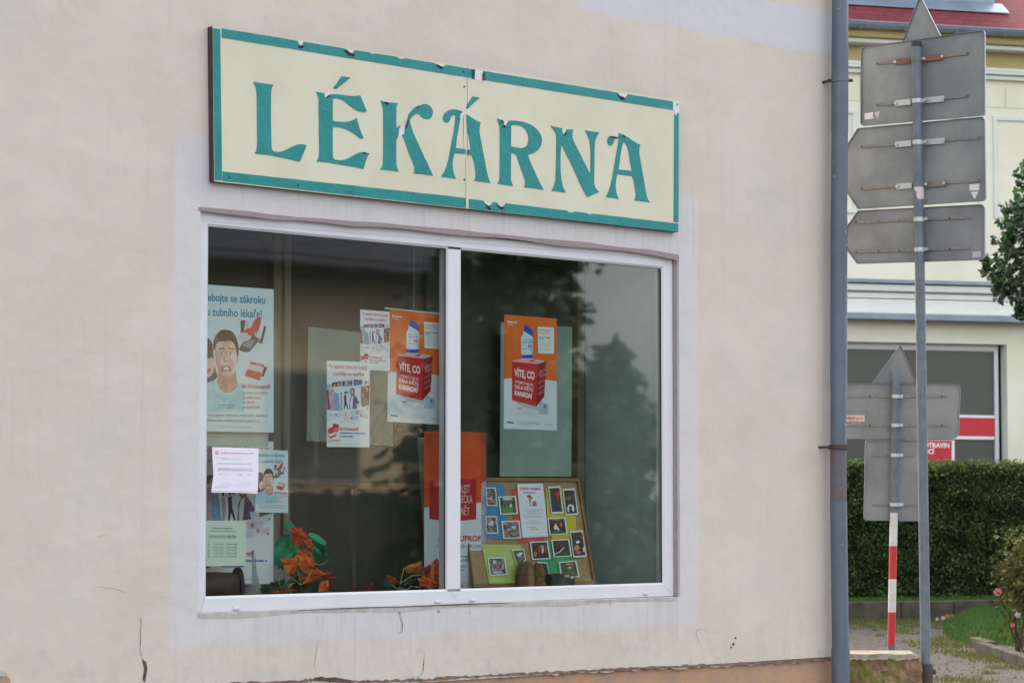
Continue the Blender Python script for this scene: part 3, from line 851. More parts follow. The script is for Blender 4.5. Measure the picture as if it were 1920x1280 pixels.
    c.poly([(805, 95 + Y), (1015, 158 + Y), (985, 248 + Y), (765, 192 + Y)], PM('#c9cfd2'))
    c.poly([(815, 62 + Y), (1030, 118 + Y), (1030, 156 + Y), (805, 106 + Y)], red)
    c.poly([(768, 190 + Y), (988, 248 + Y), (960, 368 + Y), (735, 297 + Y), (726, 262 + Y)], PM('#c8352f'))
    c.poly([(1030, 150 + Y), (1082, 150 + Y), (1018, 312 + Y), (985, 300 + Y)], PM('#9c3a3c'))
    c.streak(900, 115 + Y, 1000, 140 + Y, 14, WHT, 2)
    c.text('lék Wobenzym®', 675, 490 + Y, 1130, 503 + Y, 70, red, .008)
    for s, x0, x1, y in (('-pomáhá proti otokům', 680, 1085, 583), ('-urychluje hojení', 680, 972, 662), ('po zákroku', 695, 882, 735), ('-omezuje bolest', 680, 966, 812)):
        c.text(s, x0, y - 2 + Y, x1, y + 2 + Y, 42, red, .0)
    db = PM('#2b6f97')
    c.text('ce při chirurgických výkonech, trhání zubů, resekcích', 10, 935 + Y, 1085, 950 + Y, 42, db, .0)
    c.text('zánětech dásní, extrakcích zubů moudrosti a.j.', 110, 1020 + Y, 962, 1035 + Y, 42, db, .0)
    c.streak(290, 765 + Y, 575, 768 + Y, 16, PM('#6b8794'), 6); c.streak(290, 805 + Y, 555, 808 + Y, 16, PM('#5f93a6'), 5)
    c.streak(240, 1105 + Y, 850, 1115 + Y, 12, PM('#b9928f'), 16)
    return c.done(name, label, 'poster')

def leaflet(corners, plane, label, name='leaflet', group=None, cat='leaflet'):
    """white leaflet with red heading, a collage of people and a red box"""
    def conv(x, y):
        t = (x - 91) / 537
        top = 105 + 20 * t; bot = 1195 + 5 * t
        return t, (y - top) / (bot - top)
    c = Canvas(corners, plane, conv); c.sheet(WHT); c.L = 1
    red = PM('#cf2f45'); bl = PM('#3f6fb5')
    c.text('Po operaci chce být každý', 123, 196, 598, 222, 50, red, .015)
    c.text('v pořádku co nejdříve', 165, 292, 558, 305, 50, red, .015)
    # arc of small pictures
    c.poly([(92, 412), (150, 398), (150, 452), (92, 462)], PM('#9db9d6'))
    c.poly([(155, 385), (268, 364), (270, 430), (155, 460)], PM('#6d4a43')); c.ell(190, 425, 16, 22, PM('#c79a7e')); c.ell(238, 405, 15, 20, PM('#d3a98a')); c.poly([(158, 440), (215, 430), (268, 425), (268, 432), (155, 460)], PM('#d9c9a0'))
    c.poly([(278, 362), (412, 345), (413, 430), (281, 440)], PM('#a7aac6')); c.ell(300, 395, 16, 28, PM('#4c3550')); c.ell(372, 388, 15, 24, PM('#8a5d4c')); c.ell(400, 390, 12, 24, PM('#4a3038'))
    c.poly([(427, 345), (537, 350), (537, 412), (428, 424)], PM('#5a6a9e')); c.ell(470, 385, 20, 18, PM('#b58aa0')); c.ell(505, 380, 14, 20, PM('#38406c'))
    c.poly([(552, 356), (622, 358), (618, 405), (553, 405)], PM('#bcc6da')); c.ell(580, 385, 12, 16, PM('#4a5b96'))
    c.poly([(92, 458), (187, 470), (192, 735), (92, 728)], PV('#cbb7c0','#b196a6',30)); c.poly([(92, 480), (115, 500), (118, 560), (135, 720), (100, 726)], PM('#7d3e48')); c.ell(103, 500, 12, 22, PM('#5a2f38'))
    c.poly([(187, 520), (215, 480), (240, 520), (262, 740), (190, 735)], PV('#5f97c4','#8ab4d4',40)); c.ell(222, 505, 14, 22, PM('#9bc0dc'))
    c.poly([(205, 468), (497, 435), (502, 705), (290, 732), (262, 738), (240, 560), (205, 520)], PV('#c5ddeb','#dfe9f0',22))
    c.poly([(213, 520), (232, 520), (250, 600), (255, 735), (210, 735)], PV('#86b4d6','#6a9cc6',40))
    c.poly([(262, 545), (282, 540), (292, 610), (282, 735), (268, 735)], PM('#b59fae')); c.ell(272, 520, 9, 16, PM('#4a3a40'))
    c.poly([(305, 545), (335, 535), (345, 600), (345, 650), (362, 715), (350, 722), (330, 660), (318, 720), (308, 720), (310, 630)], PM('#302a3c')); c.ell(320, 512, 11, 20, PM('#59443f'))
    c.poly([(333, 530), (358, 530), (362, 620), (340, 640)], PM('#e2e2ea')); c.ell(344, 508, 10, 16, PM('#33262a'))
    c.poly([(372, 720), (380, 590), (400, 548), (440, 540), (470, 580), (498, 640), (480, 660), (462, 640), (470, 712)], PV('#77668f','#5d5078',40)); c.poly([(400, 560), (425, 545), (418, 640), (410, 715), (386, 718), (384, 640)], PM('#dfe4ee'))
    c.ell(412, 500, 30, 52, PM('#8d5a3c')); c.ell(409, 500, 17, 30, PM('#dcae96'))
    c.poly([(520, 428), (626, 412), (618, 668), (532, 692), (515, 560)], PV('#b49288','#7d5a50',30)); c.poly([(570, 470), (600, 420), (625, 440), (620, 640), (560, 660), (575, 560)], PV('#7c3f3a','#54302c',40)); c.ell(550, 485, 20, 34, PM('#6b4438')); c.poly([(520, 590), (560, 560), (612, 600), (600, 672), (532, 692)], PV('#6f5648','#8d7262',40)); c.ell(596, 470, 14, 26, PM('#c7917c'))
    pal = ['#d9e0ec', '#cfd6e6', '#e2d6dc', '#c4cfe2', '#d8cbd4']
    for i, (x, y, w, h) in enumerate(((95, 742, 70, 80), (170, 760, 95, 60), (275, 745, 95, 60), (380, 735, 60, 50), (450, 725, 105, 60), (560, 685, 52, 55), (100, 830, 60, 40), (300, 820, 70, 36), (420, 800, 70, 50), (540, 770, 60, 50))):
        c.poly([(x, y + 6), (x + w, y), (x + w - 4, y + h), (x + 3, y + h + 5)], PM(pal[i % 5]))
    for x, y, r in ((135, 790, 9), (210, 790, 12), (330, 790, 9), (400, 830, 15), (480, 755, 14), (520, 800, 13), (590, 822, 8), (600, 710, 8), (475, 770, 8), (280, 875, 7), (425, 890, 6)):
        c.ell(x, y, r, r * 1.3, PM(['#8d93b4', '#b08f94', '#6f7da6'][int(x) % 3]), 8)
    # box
    c.poly([(105, 968), (165, 940), (172, 900), (245, 915), (240, 992), (212, 1012), (212, 1055), (135, 1090), (106, 1048)], PM('#c4313c'))
    c.poly([(112, 1020), (140, 1030), (208, 1000), (206, 1035), (140, 1066), (112, 1050)], PM('#e8dfe2'))
    c.poly([(172, 900), (182, 940), (242, 925), (245, 912)], PM('#a02a34'))
    c.streak(175, 985, 236, 970, 16, PM('#e6c8cc'), 3)
    c.text('lék Wobenzym®', 258, 983, 492, 990, 40, red, .008)
    c.streak(260, 1028, 588, 1032, 18, bl, 9); c.streak(260, 1070, 428, 1072, 18, bl, 5)
    c.streak(148, 1112, 262, 1112, 10, red, 5); c.streak(148, 1130, 255, 1132, 10, red, 4)
    c.rect(116, 1108, 134, 1142, PM('#7d8a99')); c.rect(120, 1114, 130, 1124, WHT)
    c.streak(180, 1166, 560, 1168, 7, PM('#b5bac0'), 16)
    return c.done(name, label, cat, group)

def orange_poster(corners, plane, label):
    def conv(x, y):
        t = (x - 80) / 528
        top = 50 + 42 * t; bot = 1190 + 18 * t
        return t, (y - top) / (bot - top)
    c = Canvas(corners, plane, conv); c.sheet(PM('#d3dade')); c.L = 1
    org = PM('#dd6a23'); red = PM('#c4242c'); dred = PM('#8f1d24')
    arc = [(80 + 528 * i / 14, 690 + 26 * (i / 14) + -14 * math.sin(math.pi * i / 14)) for i in range(15)]
    c.poly([(80, 50), (608, 92)] + arc[::-1], org)
    c.poly([(80, 50), (100, 52), (100, 692), (80, 691)], PM('#c95f22'))
    c.streak(115, 132, 212, 138, 20, WHT, 2); c.streak(115, 155, 180, 158, 12, PM('#f0c8a8'), 2)
    # white note
    c.poly([(424, 172), (572, 180), (580, 188), (580, 438), (572, 443), (430, 438), (422, 430), (416, 180)], PM('#dfe4e6'))
    c.text('KANADSKÝ', 430, 215, 558, 222, 20, red, .008); c.streak(430, 240, 545, 246, 14, PM('#e39a94'), 2)
    c.streak(430, 285, 548, 290, 14, PM('#55707c'), 3); c.streak(430, 303, 480, 305, 12, PM('#55707c'), 2)
    for y in (330, 348, 366, 392, 410): c.streak(436, y, 548, y + 4, 8, PM('#b4bec4'), 5)
    # bottle
    bb = PM('#2b4fa8')
    c.poly([(250, 280), (268, 255), (270, 215), (350, 250), (362, 275), (372, 300), (368, 505), (340, 518), (275, 516), (252, 505)], PM('#c8dbe8'))
    c.poly([(275, 195), (292, 152), (310, 160), (372, 215), (368, 262), (352, 262), (278, 215)], bb)
    c.poly([(252, 455), (370, 452), (368, 488), (340, 492), (253, 488)], bb)
    c.poly([(345, 290), (372, 300), (368, 450), (350, 452)], PM('#a5bed2'))
    c.rect(320, 352, 356, 380, PM('#d8343c')); c.rect(330, 360, 348, 370, WHT); c.ell(266, 464, 10, 18, PM('#c44a6a'), 10)
    c.streak(278, 310, 350, 308, 10, PM('#6f93b4'), 2); c.streak(272, 336, 358, 334, 12, PM('#3c5f8f'), 2); c.streak(274, 360, 310, 360, 8, PM('#7a9cba'), 2); c.streak(272, 395, 312, 398, 8, PM('#5f7f9f'), 2); c.streak(330, 398, 358, 398, 6, PM('#5f7f9f'), 1)
    # red cube
    c.poly([(160, 525), (165, 508), (250, 496), (370, 500), (420, 498), (500, 515), (418, 545)], PM('#d8a9ac'))
    c.poly([(160, 520), (418, 545), (410, 972), (160, 905)], red)
    c.poly([(418, 545), (500, 513), (484, 870), (404, 972)], dred)
    c.ell(360, 512, 26, 13, PM('#c75448'), 12)
    c.poly([(180, 912), (404, 972), (440, 960), (420, 1005), (300, 985)], PM('#b4bcc2'))
    c.text('VÍTE, CO', 183, 665, 385, 698, 70, WHT, .035)
    c.text('VÝJIMEČNÉHO', 192, 735, 370, 768, 26, WHT, .005)
    c.text('DALA SVĚTU', 188, 785, 370, 822, 36, WHT, .025)
    c.text('KANADA?', 188, 855, 362, 890, 46, WHT, .045)
    c.text('VÍTE, C', 426, 690, 490, 655, 62, PM('#c9868a'), .03)
    for y in (742, 795, 850): c.streak(424, y + 8, 484, y - 28, 30, PM('#b9666c'), 2)
    c.poly([(430, 930), (460, 912), (470, 930), (520, 945), (522, 1045), (440, 1050), (426, 1040)], PM('#a9b2cc')); c.poly([(432, 960), (468, 925), (478, 1045), (432, 1040)], PM('#9fc0d2')); c.ell(490, 970, 12, 18, PM('#6a6a9c'), 10)
    c.streak(218, 995, 270, 992, 14, PM('#d4584a'), 1)
    for y in (1015, 1030, 1044): c.streak(222, y, 400, y + 4, 8, PM('#c2c9ce'), 9)
    c.streak(112, 1135, 194, 1140, 20, PM('#3a4f8f'), 1)
    for y in (1120, 1134, 1148): c.streak(228, y, 440, y + 4, 7, PM('#b2bac0'), 9)
    c.streak(490, 1152, 572, 1158, 8, PM('#8c959c'), 3)
    return c.done('poster', label, 'poster', 'orange posters with the red cube')

# pale board seen between the two left posters
q = Canvas(PXC, pw(YP + .03)); q.sheet(M_blind, outline=[(370, 800), (503, 809), (503, 836), (370, 836)])
q.done('card', 'small pale green card just below the big poster of the startled man', 'card')
dental('poster', ((364, 531.5), (513.3, 542.5), (513, 810.5), (363, 808)), pw(YP), 'large pale blue poster of a startled man, cut off by the left window frame')
leaflet(((371, 822), (512.8, 827.5), (512.5, 1094), (369.5, 1094.5)), pw(.25), 'large collage poster low at the left, mostly hidden by the papers in front of it', 'poster', cat='poster')
dental('leaflet', ((479.6, 842), (540, 844.5), (540, 961), (478.8, 959.5)), pw(YP - .002), 'small leaflet of the startled man, beside the white form')['category'] = 'leaflet'
leaflet(((612.8, 675.6), (693.2, 678.7), (692.8, 838), (612.8, 837.3)), pw(YP), 'larger collage leaflet hanging in front of the pale green sheet in the left pane', group='collage leaflets in the left pane')
leaflet(((675.3, 580), (730.5, 584.5), (731, 695.5), (675.2, 691.5)), pw(YP + .05), 'upper collage leaflet, overlapping the left edge of the shaded orange poster', group='collage leaflets in the left pane')
orange_poster(((945.4, 589.4), (1044, 597.3), (1044, 806.5), (944.6, 803.1)), pw(YP), 'bright orange and white poster with a red cube, alone in the right pane')
orange_poster(((729, 578.5), (833, 589.5), (832, 796), (726, 790)), pw(YP + .07), 'shaded orange and white poster with a red cube, partly behind the window mullion')
k = MB(); k.prism([W(u, v, YP + .068) for u, v in ((722, 576), (840, 588), (840, 590.5), (722, 579))], (0, .004, 0), PM('#b9c2bf')); tag(k.build('poster_hanger'), 'thin clear strip holding the top of the shaded orange poster', 'hanger')
k = MB(); a_ = W(777, 470, YP + .07); k.tube([W(776, 578, YP + .071), Vector((a_.x, YP + .071, NZ1))], .0007, PM('#b9c2bf'), 6); tag(k.build('hanging_thread'), 'thread holding up the shaded orange poster', 'thread')

# white form taped outside the glass
zf = ZC(375, 810, 8)
c = Canvas(PXC, pw(GY - .001))
out = [zf(*p) for p in ((180, 222), (500, 228), (880, 246), (872, 400), (880, 560), (872, 740), (862, 916), (500, 905), (168, 902), (180, 800), (200, 640), (188, 400))]
c.sheet(PM('#e4e0ec'), outline=out); c.conv = zf
pr = PM('#d88f9e'); gr = PM('#b3aec2')
c.rect(232, 280, 276, 335, PM('#d8657a')); c.rect(244, 292, 264, 322, PM('#e4e0ec')); c.rect(250, 300, 258, 314, PM('#d8657a'))
c.streak(318, 322, 820, 330, 24, pr, 9)
c.streak(250, 386, 460, 390, 12, gr, 6); c.streak(330, 410, 620, 413, 12, gr, 8)
c.streak(250, 474, 780, 482, 16, PM('#a79fb4'), 12)
c.poly([(262, 530), (790, 540), (790, 590), (262, 578)], PM('#cdc5d6')); c.streak(270, 560, 460, 562, 18, PM('#a79fb4'), 4); c.streak(480, 575, 640, 577, 14, PM('#cf9fb0'), 4)
c.streak(278, 632, 345, 634, 16, gr, 2); c.streak(370, 634, 440, 636, 14, PM('#d0cada'), 2); c.streak(588, 640, 640, 641, 18, PM('#8f88a0'), 1); c.streak(710, 642, 760, 643, 16, gr, 1)
c.poly([(215, 820), (430, 740), (500, 800), (400, 840)], PM('#dad5e4')); c.poly([(520, 810), (640, 720), (800, 750), (700, 830)], PM('#dcd8e6'))
c.streak(215, 826, 420, 836, 10, PM('#c0b9cc'), 7)
c.poly([(172, 880), (862, 886), (862, 892), (172, 886)], PM('#d87f92'))
c.done('notice', 'white printed form with a red emblem taped on the left window pane', 'notice')
# opening hours
zo = ZC(375, 960, 8)
c = Canvas(PXC, pw(YP - .003)); c.sheet(PM('#d9e6d6'), outline=[(372, 975), (461, 975.8), (461, 1060), (372, 1061)]); c.conv = zo
ink = PM('#33403c')
c.text('Lékárna Hajnice', 182, 250, 488, 252, 28, ink, .01)
c.streak(142, 290, 545, 292, 14, PM('#5f6f68'), 9)
c.text('pracovní doba', 135, 368, 545, 370, 36, ink, .005)
c.rect(133, 380, 545, 385, ink)
for i, d in enumerate(('Po', 'Út', 'St', 'Čt', 'Pá')):
    y = 488 + i * 45.5
    c.text(d, 118, y, 148, y, 22, ink, .0); c.text('7:30-12.30', 205, y, 352, y, 22, ink, .0); c.text('13.00-16.00' if i % 2 == 0 else '13.00-15.00', 390, y, 550, y, 22, ink, .0)
c.done('opening_hours', 'pale green sheet of opening hours low at the left', 'notice')

# ------------------------------------------------------------------ cardboard stand behind the mullion
zi = ZC(780, 800, 4)
c = Canvas(PXC, pw(.20))
x0, x1 = 795.4, 902.5
c.sheet(PM('#cfd6da'), outline=[(x0, 808.5), (x1, 810), (x1, 1106), (x0, 1108)], thick=.004)
c.conv = zi
c.poly([(62, 36), (490, 40), (490, 566), (452, 570), (452, 400), (250, 385), (100, 405), (100, 600), (62, 603)], PM('#cf4e22'))
c.poly([(100, 405), (250, 385), (452, 392), (452, 692), (330, 704), (200, 704), (100, 688)], PM('#ad2226'))
c.poly([(200, 390), (215, 388), (215, 700), (200, 700)], PM('#8c1d22'))
c.text('BOLEST', 300, 490, 405, 492, 56, PM('#d6b5b0'), .01)
c.text('HOREČKA', 268, 568, 424, 570, 56, PM('#d6b5b0'), .01)
c.text('ZÁNĚT', 293, 658, 400, 660, 56, PM('#d6b5b0'), .01)
c.text('APO-IBUPROF', 160, 852, 489, 856, 40, PM('#c23a40'), .035)
c.text('K', 156, 907, 172, 907, 26, PM('#5a6468'), .0); c.text('IBUPROFE', 336, 907, 489, 909, 26, PM('#5a6468'), .0)
for s, x, y in (('STI KLOUBŮ,', 455, 980), ('AČNÍ BOLESTI', 472, 1008), ('NU A TLUMÍ', 453, 1052), ('TU', 355, 1078)):
    c.text(s, 334, y, x, y, 15, PM('#4c565c'), .02)
c.streak(335, 1168, 480, 1170, 5, PM('#9aa4a8'), 9); c.streak(335, 1196, 365, 1196, 12, PM('#c23a40'), 1)
stand = c.done('display_stand', 'tall orange and white cardboard advertising stand half hidden by the window mullion', 'stand')
k = MB()                                        # folded side wing, pictures in lilac and grey
P = lambda u, v, y: W(u, v, y)
M_wing = M('printed_wing', '#b9b3bf', rough=.5, h2='#7d89a8', vs=9)
k.prism([P(902.6, 810, .2), P(911.5, 811, .215), P(911.5, 1103, .215), P(902.6, 1106, .2)], (.0, .003, 0), M_wing)
k.prism([P(902.6, 810, .2), P(911.5, 811, .215), P(911.5, 900, .215), P(902.6, 905, .2)], (.0, -.0012, 0), PM('#b34a35'))
k.build('side_wing', stand)
k = MB()
zs = W(850, 1100, .2).z
k.face([W(800, 1106, .2), W(898, 1105, .2), W(875, 820, .2) + Vector((0, .12, 0)), W(812, 819, .2) + Vector((0, .12, 0))], PM('#a59a88'), world=True)
k.build('back_strut', stand)

# ------------------------------------------------------------------ cork board with photographs
zb = ZC(900, 880, 5.565)
BB = W(1100, 1095, .13); BB.z = NZ0 + .012
TLT = math.atan2(.17, .58)
bn = Vector((0, -math.cos(TLT), math.sin(TLT)))
def pb(o0=0.0):
    return lambda u, v, off=0.0: hit(u, v, BB + bn * (o0 + off), bn)
M_cork = M('cork', '#a98d66', rough=.9, h2='#957a56', vs=60, bmp=.3, bs=120)
M_cframe = M('brown_frame', '#8a5a38', rough=.5, var=.2, vs=10)
c = Canvas(PXC, pb(-.008)); c.conv = zb
corkpts = [(-190, 118), (1020, 122), (1185, 1160), (-60, 1190)]
c.sheet(M_cork, outline=corkpts, thick=.01)
cork = c.done('cork_board', 'cork pin board in a brown wooden frame leaning at the right of the display', 'board')
k = MB()
fo = [(-205, 80), (1036, 90), (1212, 1205), (-60, 1226)]
A_ = [pb(.004)(*zb(*p)) for p in fo]; B2 = [pb(.004)(*zb(*p)) for p in corkpts]
for i in range(4):
    j = (i + 1) % 4
    k.prism([A_[i], A_[j], B2[j], B2[i]], -bn * .02, M_cframe)
k.build('frame', cork)

def onboard(pts, m, o, name, label, cat, group=None, extra=None, back=None):
    c = Canvas(PXC, pb(o)); c.conv = zb
    c.sheet(m, outline=pts, thick=.0014); c.L = 1
    if extra: extra(c)
    return c.done(name, label, cat, group)
G_p = 'coloured papers on the cork board'
onboard([(40, 152), (250, 156), (290, 500), (290, 722), (20, 716)], PM('#4a83b0'), -.004, 'colour_paper', 'blue paper at the upper left of the cork board', 'paper', G_p)
onboard([(332, 205), (400, 205), (480, 460), (665, 700), (668, 738), (405, 768), (395, 640), (345, 500)], PM('#c34a3c'), -.004, 'colour_paper', 'red paper peeping out behind the white programme on the cork board', 'paper', G_p)
onboard([(688, 200), (860, 190), (905, 470), (1003, 480), (1005, 632), (935, 640), (940, 720), (750, 726), (735, 640), (700, 480)], PM('#c4b43c'), -.004, 'colour_paper', 'yellow paper at the upper right of the cork board', 'paper', G_p)
onboard([(15, 778), (425, 782), (440, 900), (375, 1182), (95, 1188)], PM('#b3c070'), -.004, 'colour_paper', 'lime green paper low at the left of the cork board', 'paper', G_p)
onboard([(640, 770), (760, 765), (950, 905), (960, 1080), (700, 1085), (600, 950)], PM('#3a9560'), -.004, 'colour_paper', 'emerald green paper low at the right of the cork board', 'paper', G_p)
def prog(c):
    c.text('ROZKVET A POHÁDKA', 418, 208, 632, 212, 24, PM('#c23a66'), .05); c.streak(452, 246, 588, 246, 16, PM('#6a62a8'), 3)
    c.ell(512, 275, 24, 14, PM('#c2463c'), 10); c.poly([(490, 290), (545, 285), (555, 300), (530, 310), (535, 345), (515, 345), (510, 300)], PM('#5f9a5c')); c.ell(570, 345, 20, 22, PM('#c2626c'), 10); c.poly([(545, 355), (590, 360), (600, 378), (550, 380)], PM('#8a5a6c')); c.poly([(520, 345), (545, 380), (530, 388), (515, 365)], PM('#b9a5a0'))
    for i, y in enumerate((418, 436, 456, 482, 500, 545, 565)): c.streak(450 + (i % 3) * 18, y, 655 - (i % 2) * 25, y + 2, 8, PM('#a5a3b0'), 9)
    c.streak(490, 605, 590, 606, 10, PM('#c9a04a'), 3); c.rect(530, 614, 612, 628, PM('#d8b93f')); c.ell(664, 618, 5, 5, PM('#4a4a52'), 8)
onboard([(388, 148), (655, 142), (684, 400), (712, 696), (444, 708), (410, 400)], PM('#dfdfea'), .000, 'programme', 'white printed programme with a red heading in the middle of the cork board', 'notice', None, prog)

def photo_m(name, pal, seed):
    m, nt, b = new_mat('print_' + name)
    p = pos(nt)
    mp = N(nt, 'ShaderNodeMapping'); mp.inputs['Location'].default_value = (seed * 3.1, seed * 1.7, seed)
    nt.links.new(p, mp.inputs['Vector'])
    r = N(nt, 'ShaderNodeValToRGB'); r.color_ramp.interpolation = 'LINEAR'
    els = r.color_ramp.elements
    while len(els) < len(pal): els.new(.5)
    for i, h in enumerate(pal):
        els[i].position = .30 + .40 * i / (len(pal) - 1); els[i].color = col(h)
    nt.links.new(noise(nt, mp.outputs[0], 38, 5, .7), r.inputs[0])
    nt.links.new(r.outputs[0], b.inputs['Base Color'])
    b.inputs['Roughness'].default_value = .3; b.inputs['Specular IOR Level'].default_value = .3
    return m
GREENS = ['#22301f', '#3f5a30', '#55623f', '#8c8a80']; DARKS = ['#120e10', '#1d1418', '#3a1a18', '#5a2a20']; CROWD = ['#1e2a1c', '#3a4436', '#6a5a58', '#a59a98', '#7a3a44']
PH = [
 ([(64, 184), (165, 186), (182, 380), (70, 378)], 0, CROWD, 'photo print of a crowd, highest on the blue paper', [(70, 200, 152, 370)], [('#a8505a', 95, 330, 24, 16), ('#c9b3b4', 110, 300, 18, 12), ('#8a3e48', 130, 350, 20, 14), ('#5f8a50', 100, 220, 28, 14)]),
 ([(190, 280), (375, 274), (398, 462), (212, 472)], 0, GREENS, 'photo print of a green meadow beside the red paper', [(208, 292, 378, 455)], [('#b9cfe0', 285, 305, 60, 16), ('#5a8a3a', 290, 410, 70, 34), ('#d8d8d8', 322, 372, 12, 24), ('#6a4038', 262, 365, 20, 12), ('#28401f', 230, 350, 18, 30), ('#28381f', 352, 345, 16, 34), ('#8f8a70', 300, 448, 70, 8)]),
 ([(62, 484), (175, 484), (192, 668), (68, 666)], 0, CROWD, 'photo print of people in pale clothes on the lower left of the blue paper', [(68, 492, 165, 650)], [('#c9c2c4', 110, 565, 30, 24), ('#d6d0cc', 125, 545, 16, 14), ('#8a7a6a', 115, 640, 45, 14), ('#5a3a40', 80, 590, 12, 30)]),
 ([(222, 535), (412, 530), (432, 716), (243, 722)], 0, CROWD, 'photo print of a crowd on the lower right of the blue paper', [(238, 545, 412, 702)], [('#c46a80', 268, 660, 12, 36), ('#d2cccc', 352, 600, 28, 16), ('#8f887a', 355, 670, 50, 24), ('#b59aa0', 300, 625, 28, 18), ('#c04a60', 290, 680, 10, 22)]),
 ([(712, 178), (835, 172), (872, 455), (745, 458)], 0, DARKS, 'upright photo print with a red figure over blue on the yellow paper', [(726, 198, 855, 436)], [('#a02c22', 808, 270, 26, 60), ('#c03a26', 815, 250, 16, 30), ('#27346a', 790, 395, 44, 38), ('#2f4a80', 770, 330, 14, 40)]),
 ([(862, 200), (990, 195), (1026, 470), (895, 478)], .0004, DARKS, 'upright photo print of a figure in white trousers by the right edge', [(874, 216, 1010, 452)], [('#c5b9c0', 935, 290, 14, 14), ('#7a5a62', 930, 300, 36, 24), ('#d9dade', 922, 410, 13, 45), ('#d9dade', 972, 405, 15, 42), ('#d9dade', 948, 372, 30, 14), ('#2a2448', 948, 400, 12, 18)]),
 ([(703, 505), (892, 497), (916, 672), (726, 684)], .0004, DARKS, 'photo print of dancers in orange on a green floor', [(724, 512, 898, 668)], [('#2f6a34', 810, 650, 80, 20), ('#c0582c', 790, 570, 18, 28), ('#d0703c', 845, 575, 18, 26), ('#e0d8d2', 795, 605, 24, 30), ('#b09050', 800, 522, 60, 7), ('#e0d8d2', 820, 625, 8, 22)]),
 ([(937, 642), (1070, 630), (1114, 908), (975, 916)], .0006, DARKS, 'upright photo print of a figure in a white cap low at the right edge', [(948, 660, 1090, 892)], [('#d8dce0', 1020, 755, 24, 18), ('#c9925a', 1010, 815, 32, 38), ('#c06a70', 1030, 865, 36, 20), ('#a03028', 1060, 690, 18, 26), ('#d5cfc8', 1085, 830, 14, 36)]),
 ([(520, 752), (708, 742), (738, 930), (545, 942)], .0004, DARKS, 'photo print with red and pale figures left of the emerald paper', [(540, 762, 720, 925)], [('#b8302c', 620, 825, 14, 46), ('#d8cfc0', 655, 830, 12, 50), ('#5a9a70', 650, 800, 22, 16), ('#c06a34', 580, 880, 22, 34), ('#8a4030', 690, 830, 20, 40)]),
 ([(742, 730), (932, 722), (960, 905), (770, 915)], .0006, DARKS, 'photo print of a dark hall with a white rail', [(758, 740, 940, 895)], [('#2c5a2a', 880, 875, 60, 18), ('#8a2f26', 805, 785, 16, 20), ('#c07a60', 870, 815, 14, 18)]),
 ([(78, 918), (262, 912), (288, 1098), (100, 1106)], 0, CROWD, 'photo print of a pale horse and rider on the lime green paper', [(94, 922, 260, 1092)], [('#c9c4c6', 150, 960, 26, 22), ('#d45a66', 180, 1010, 12, 36), ('#b9b4ba', 185, 1070, 60, 18), ('#a8a4b0', 240, 1010, 14, 40), ('#4a5a3a', 200, 940, 40, 16)]),
 ([(330, 835), (458, 822), (480, 935), (420, 1010), (385, 1010)], .0008, GREENS, 'crooked photo print curling over the edge of the lime green paper', [(346, 855, 462, 940)], [('#d0ced4', 410, 890, 26, 26), ('#b05060', 432, 930, 14, 14), ('#e0e0e2', 425, 875, 20, 16)]),
 ([(820, 962), (1005, 948), (1040, 1118), (850, 1135)], .0008, ['#141812', '#26301f', '#3f4a34', '#8a7a5a'], 'photo print of a lit arch standing in front of the emerald paper', [(838, 970, 1012, 1110)], [('#c9a76a', 930, 985, 55, 8), ('#d2b47a', 935, 1022, 22, 14), ('#3a6a38', 950, 1058, 56, 12)]),
 ([(600, 960), (700, 968), (738, 1150), (690, 1150)], .0002, DARKS, 'dark photo print half hidden by the straw ornaments', [(610, 970, 690, 1130)], [('#5a4030', 640, 1000, 20, 20)]),
]
for i, (out, o, pal, lab, rects, blobs) in enumerate(PH):
    pm_ = photo_m(str(i), pal, i + 1)
    def ex(c, out=out, rects=rects, blobs=blobs, pm_=pm_):
        x0, y0, x1, y1 = rects[0]
        # picture = outline shrunk towards its centre
        cx = sum(p[0] for p in out) / len(out); cy = sum(p[1] for p in out) / len(out)
        c.poly([(cx + (x - cx) * .86, cy + (y - cy) * .88) for x, y in out], pm_)
        for h, bx, by, rx, ry in blobs:
            rr_ = random.Random(int(bx * 7 + by))
            pts = [(bx + rx * rr_.uniform(.65, 1.1) * math.cos(a * .7), by + ry * rr_.uniform(.65, 1.1) * math.sin(a * .7)) for a in range(9)]
            bx0 = cx + (min(p[0] for p in out) - cx) * .86
            c.poly(pts, PM(h))
        if 'rail' in lab:
            c.poly([(778, 878), (835, 850), (862, 818), (868, 824), (840, 858), (780, 886)], PM('#d5d5d5'))
    onboard(out, PM('#dfe3e2'), .002 + o, 'photo_print', lab, 'photo', 'photo prints pinned to the cork board', ex)

# ------------------------------------------------------------------ small things on the display floor
M_straw = M('straw', '#7d6242', rough=.9, h2='#5f462e', vs=90, bmp=.8, bs=150, bd=.006)
M_straw2 = M('woven_straw', '#94663a', rough=.85, h2='#6d4727', vs=50, bmp=.8, bs=120, bd=.006)
def lump(name, u, v0, v1, w, y, m, label, rings, cat):
    a = W(u, v1, y); a.z = NZ0
    h = W(u, v0, y).z - NZ0
    k = MB(); n = 18; rg = []
    for t, f in rings:
        rg.append([a + Vector((math.cos(2 * math.pi * i / n) * w * f * (1 + .06 * math.sin(i * 3.3 + t * 9)), math.sin(2 * math.pi * i / n) * w * f * (1 + .06 * math.sin(i * 2.1)), t * h)) for i in range(n)])
    for r0, r1 in zip(rg, rg[1:]):
        for i in range(n): k.face((r0[i], r0[(i + 1) % n], r1[(i + 1) % n], r1[i]), m, True, True)
    k.face(rg[-1], m, True, True)
    return tag(k.build(name), label, cat)
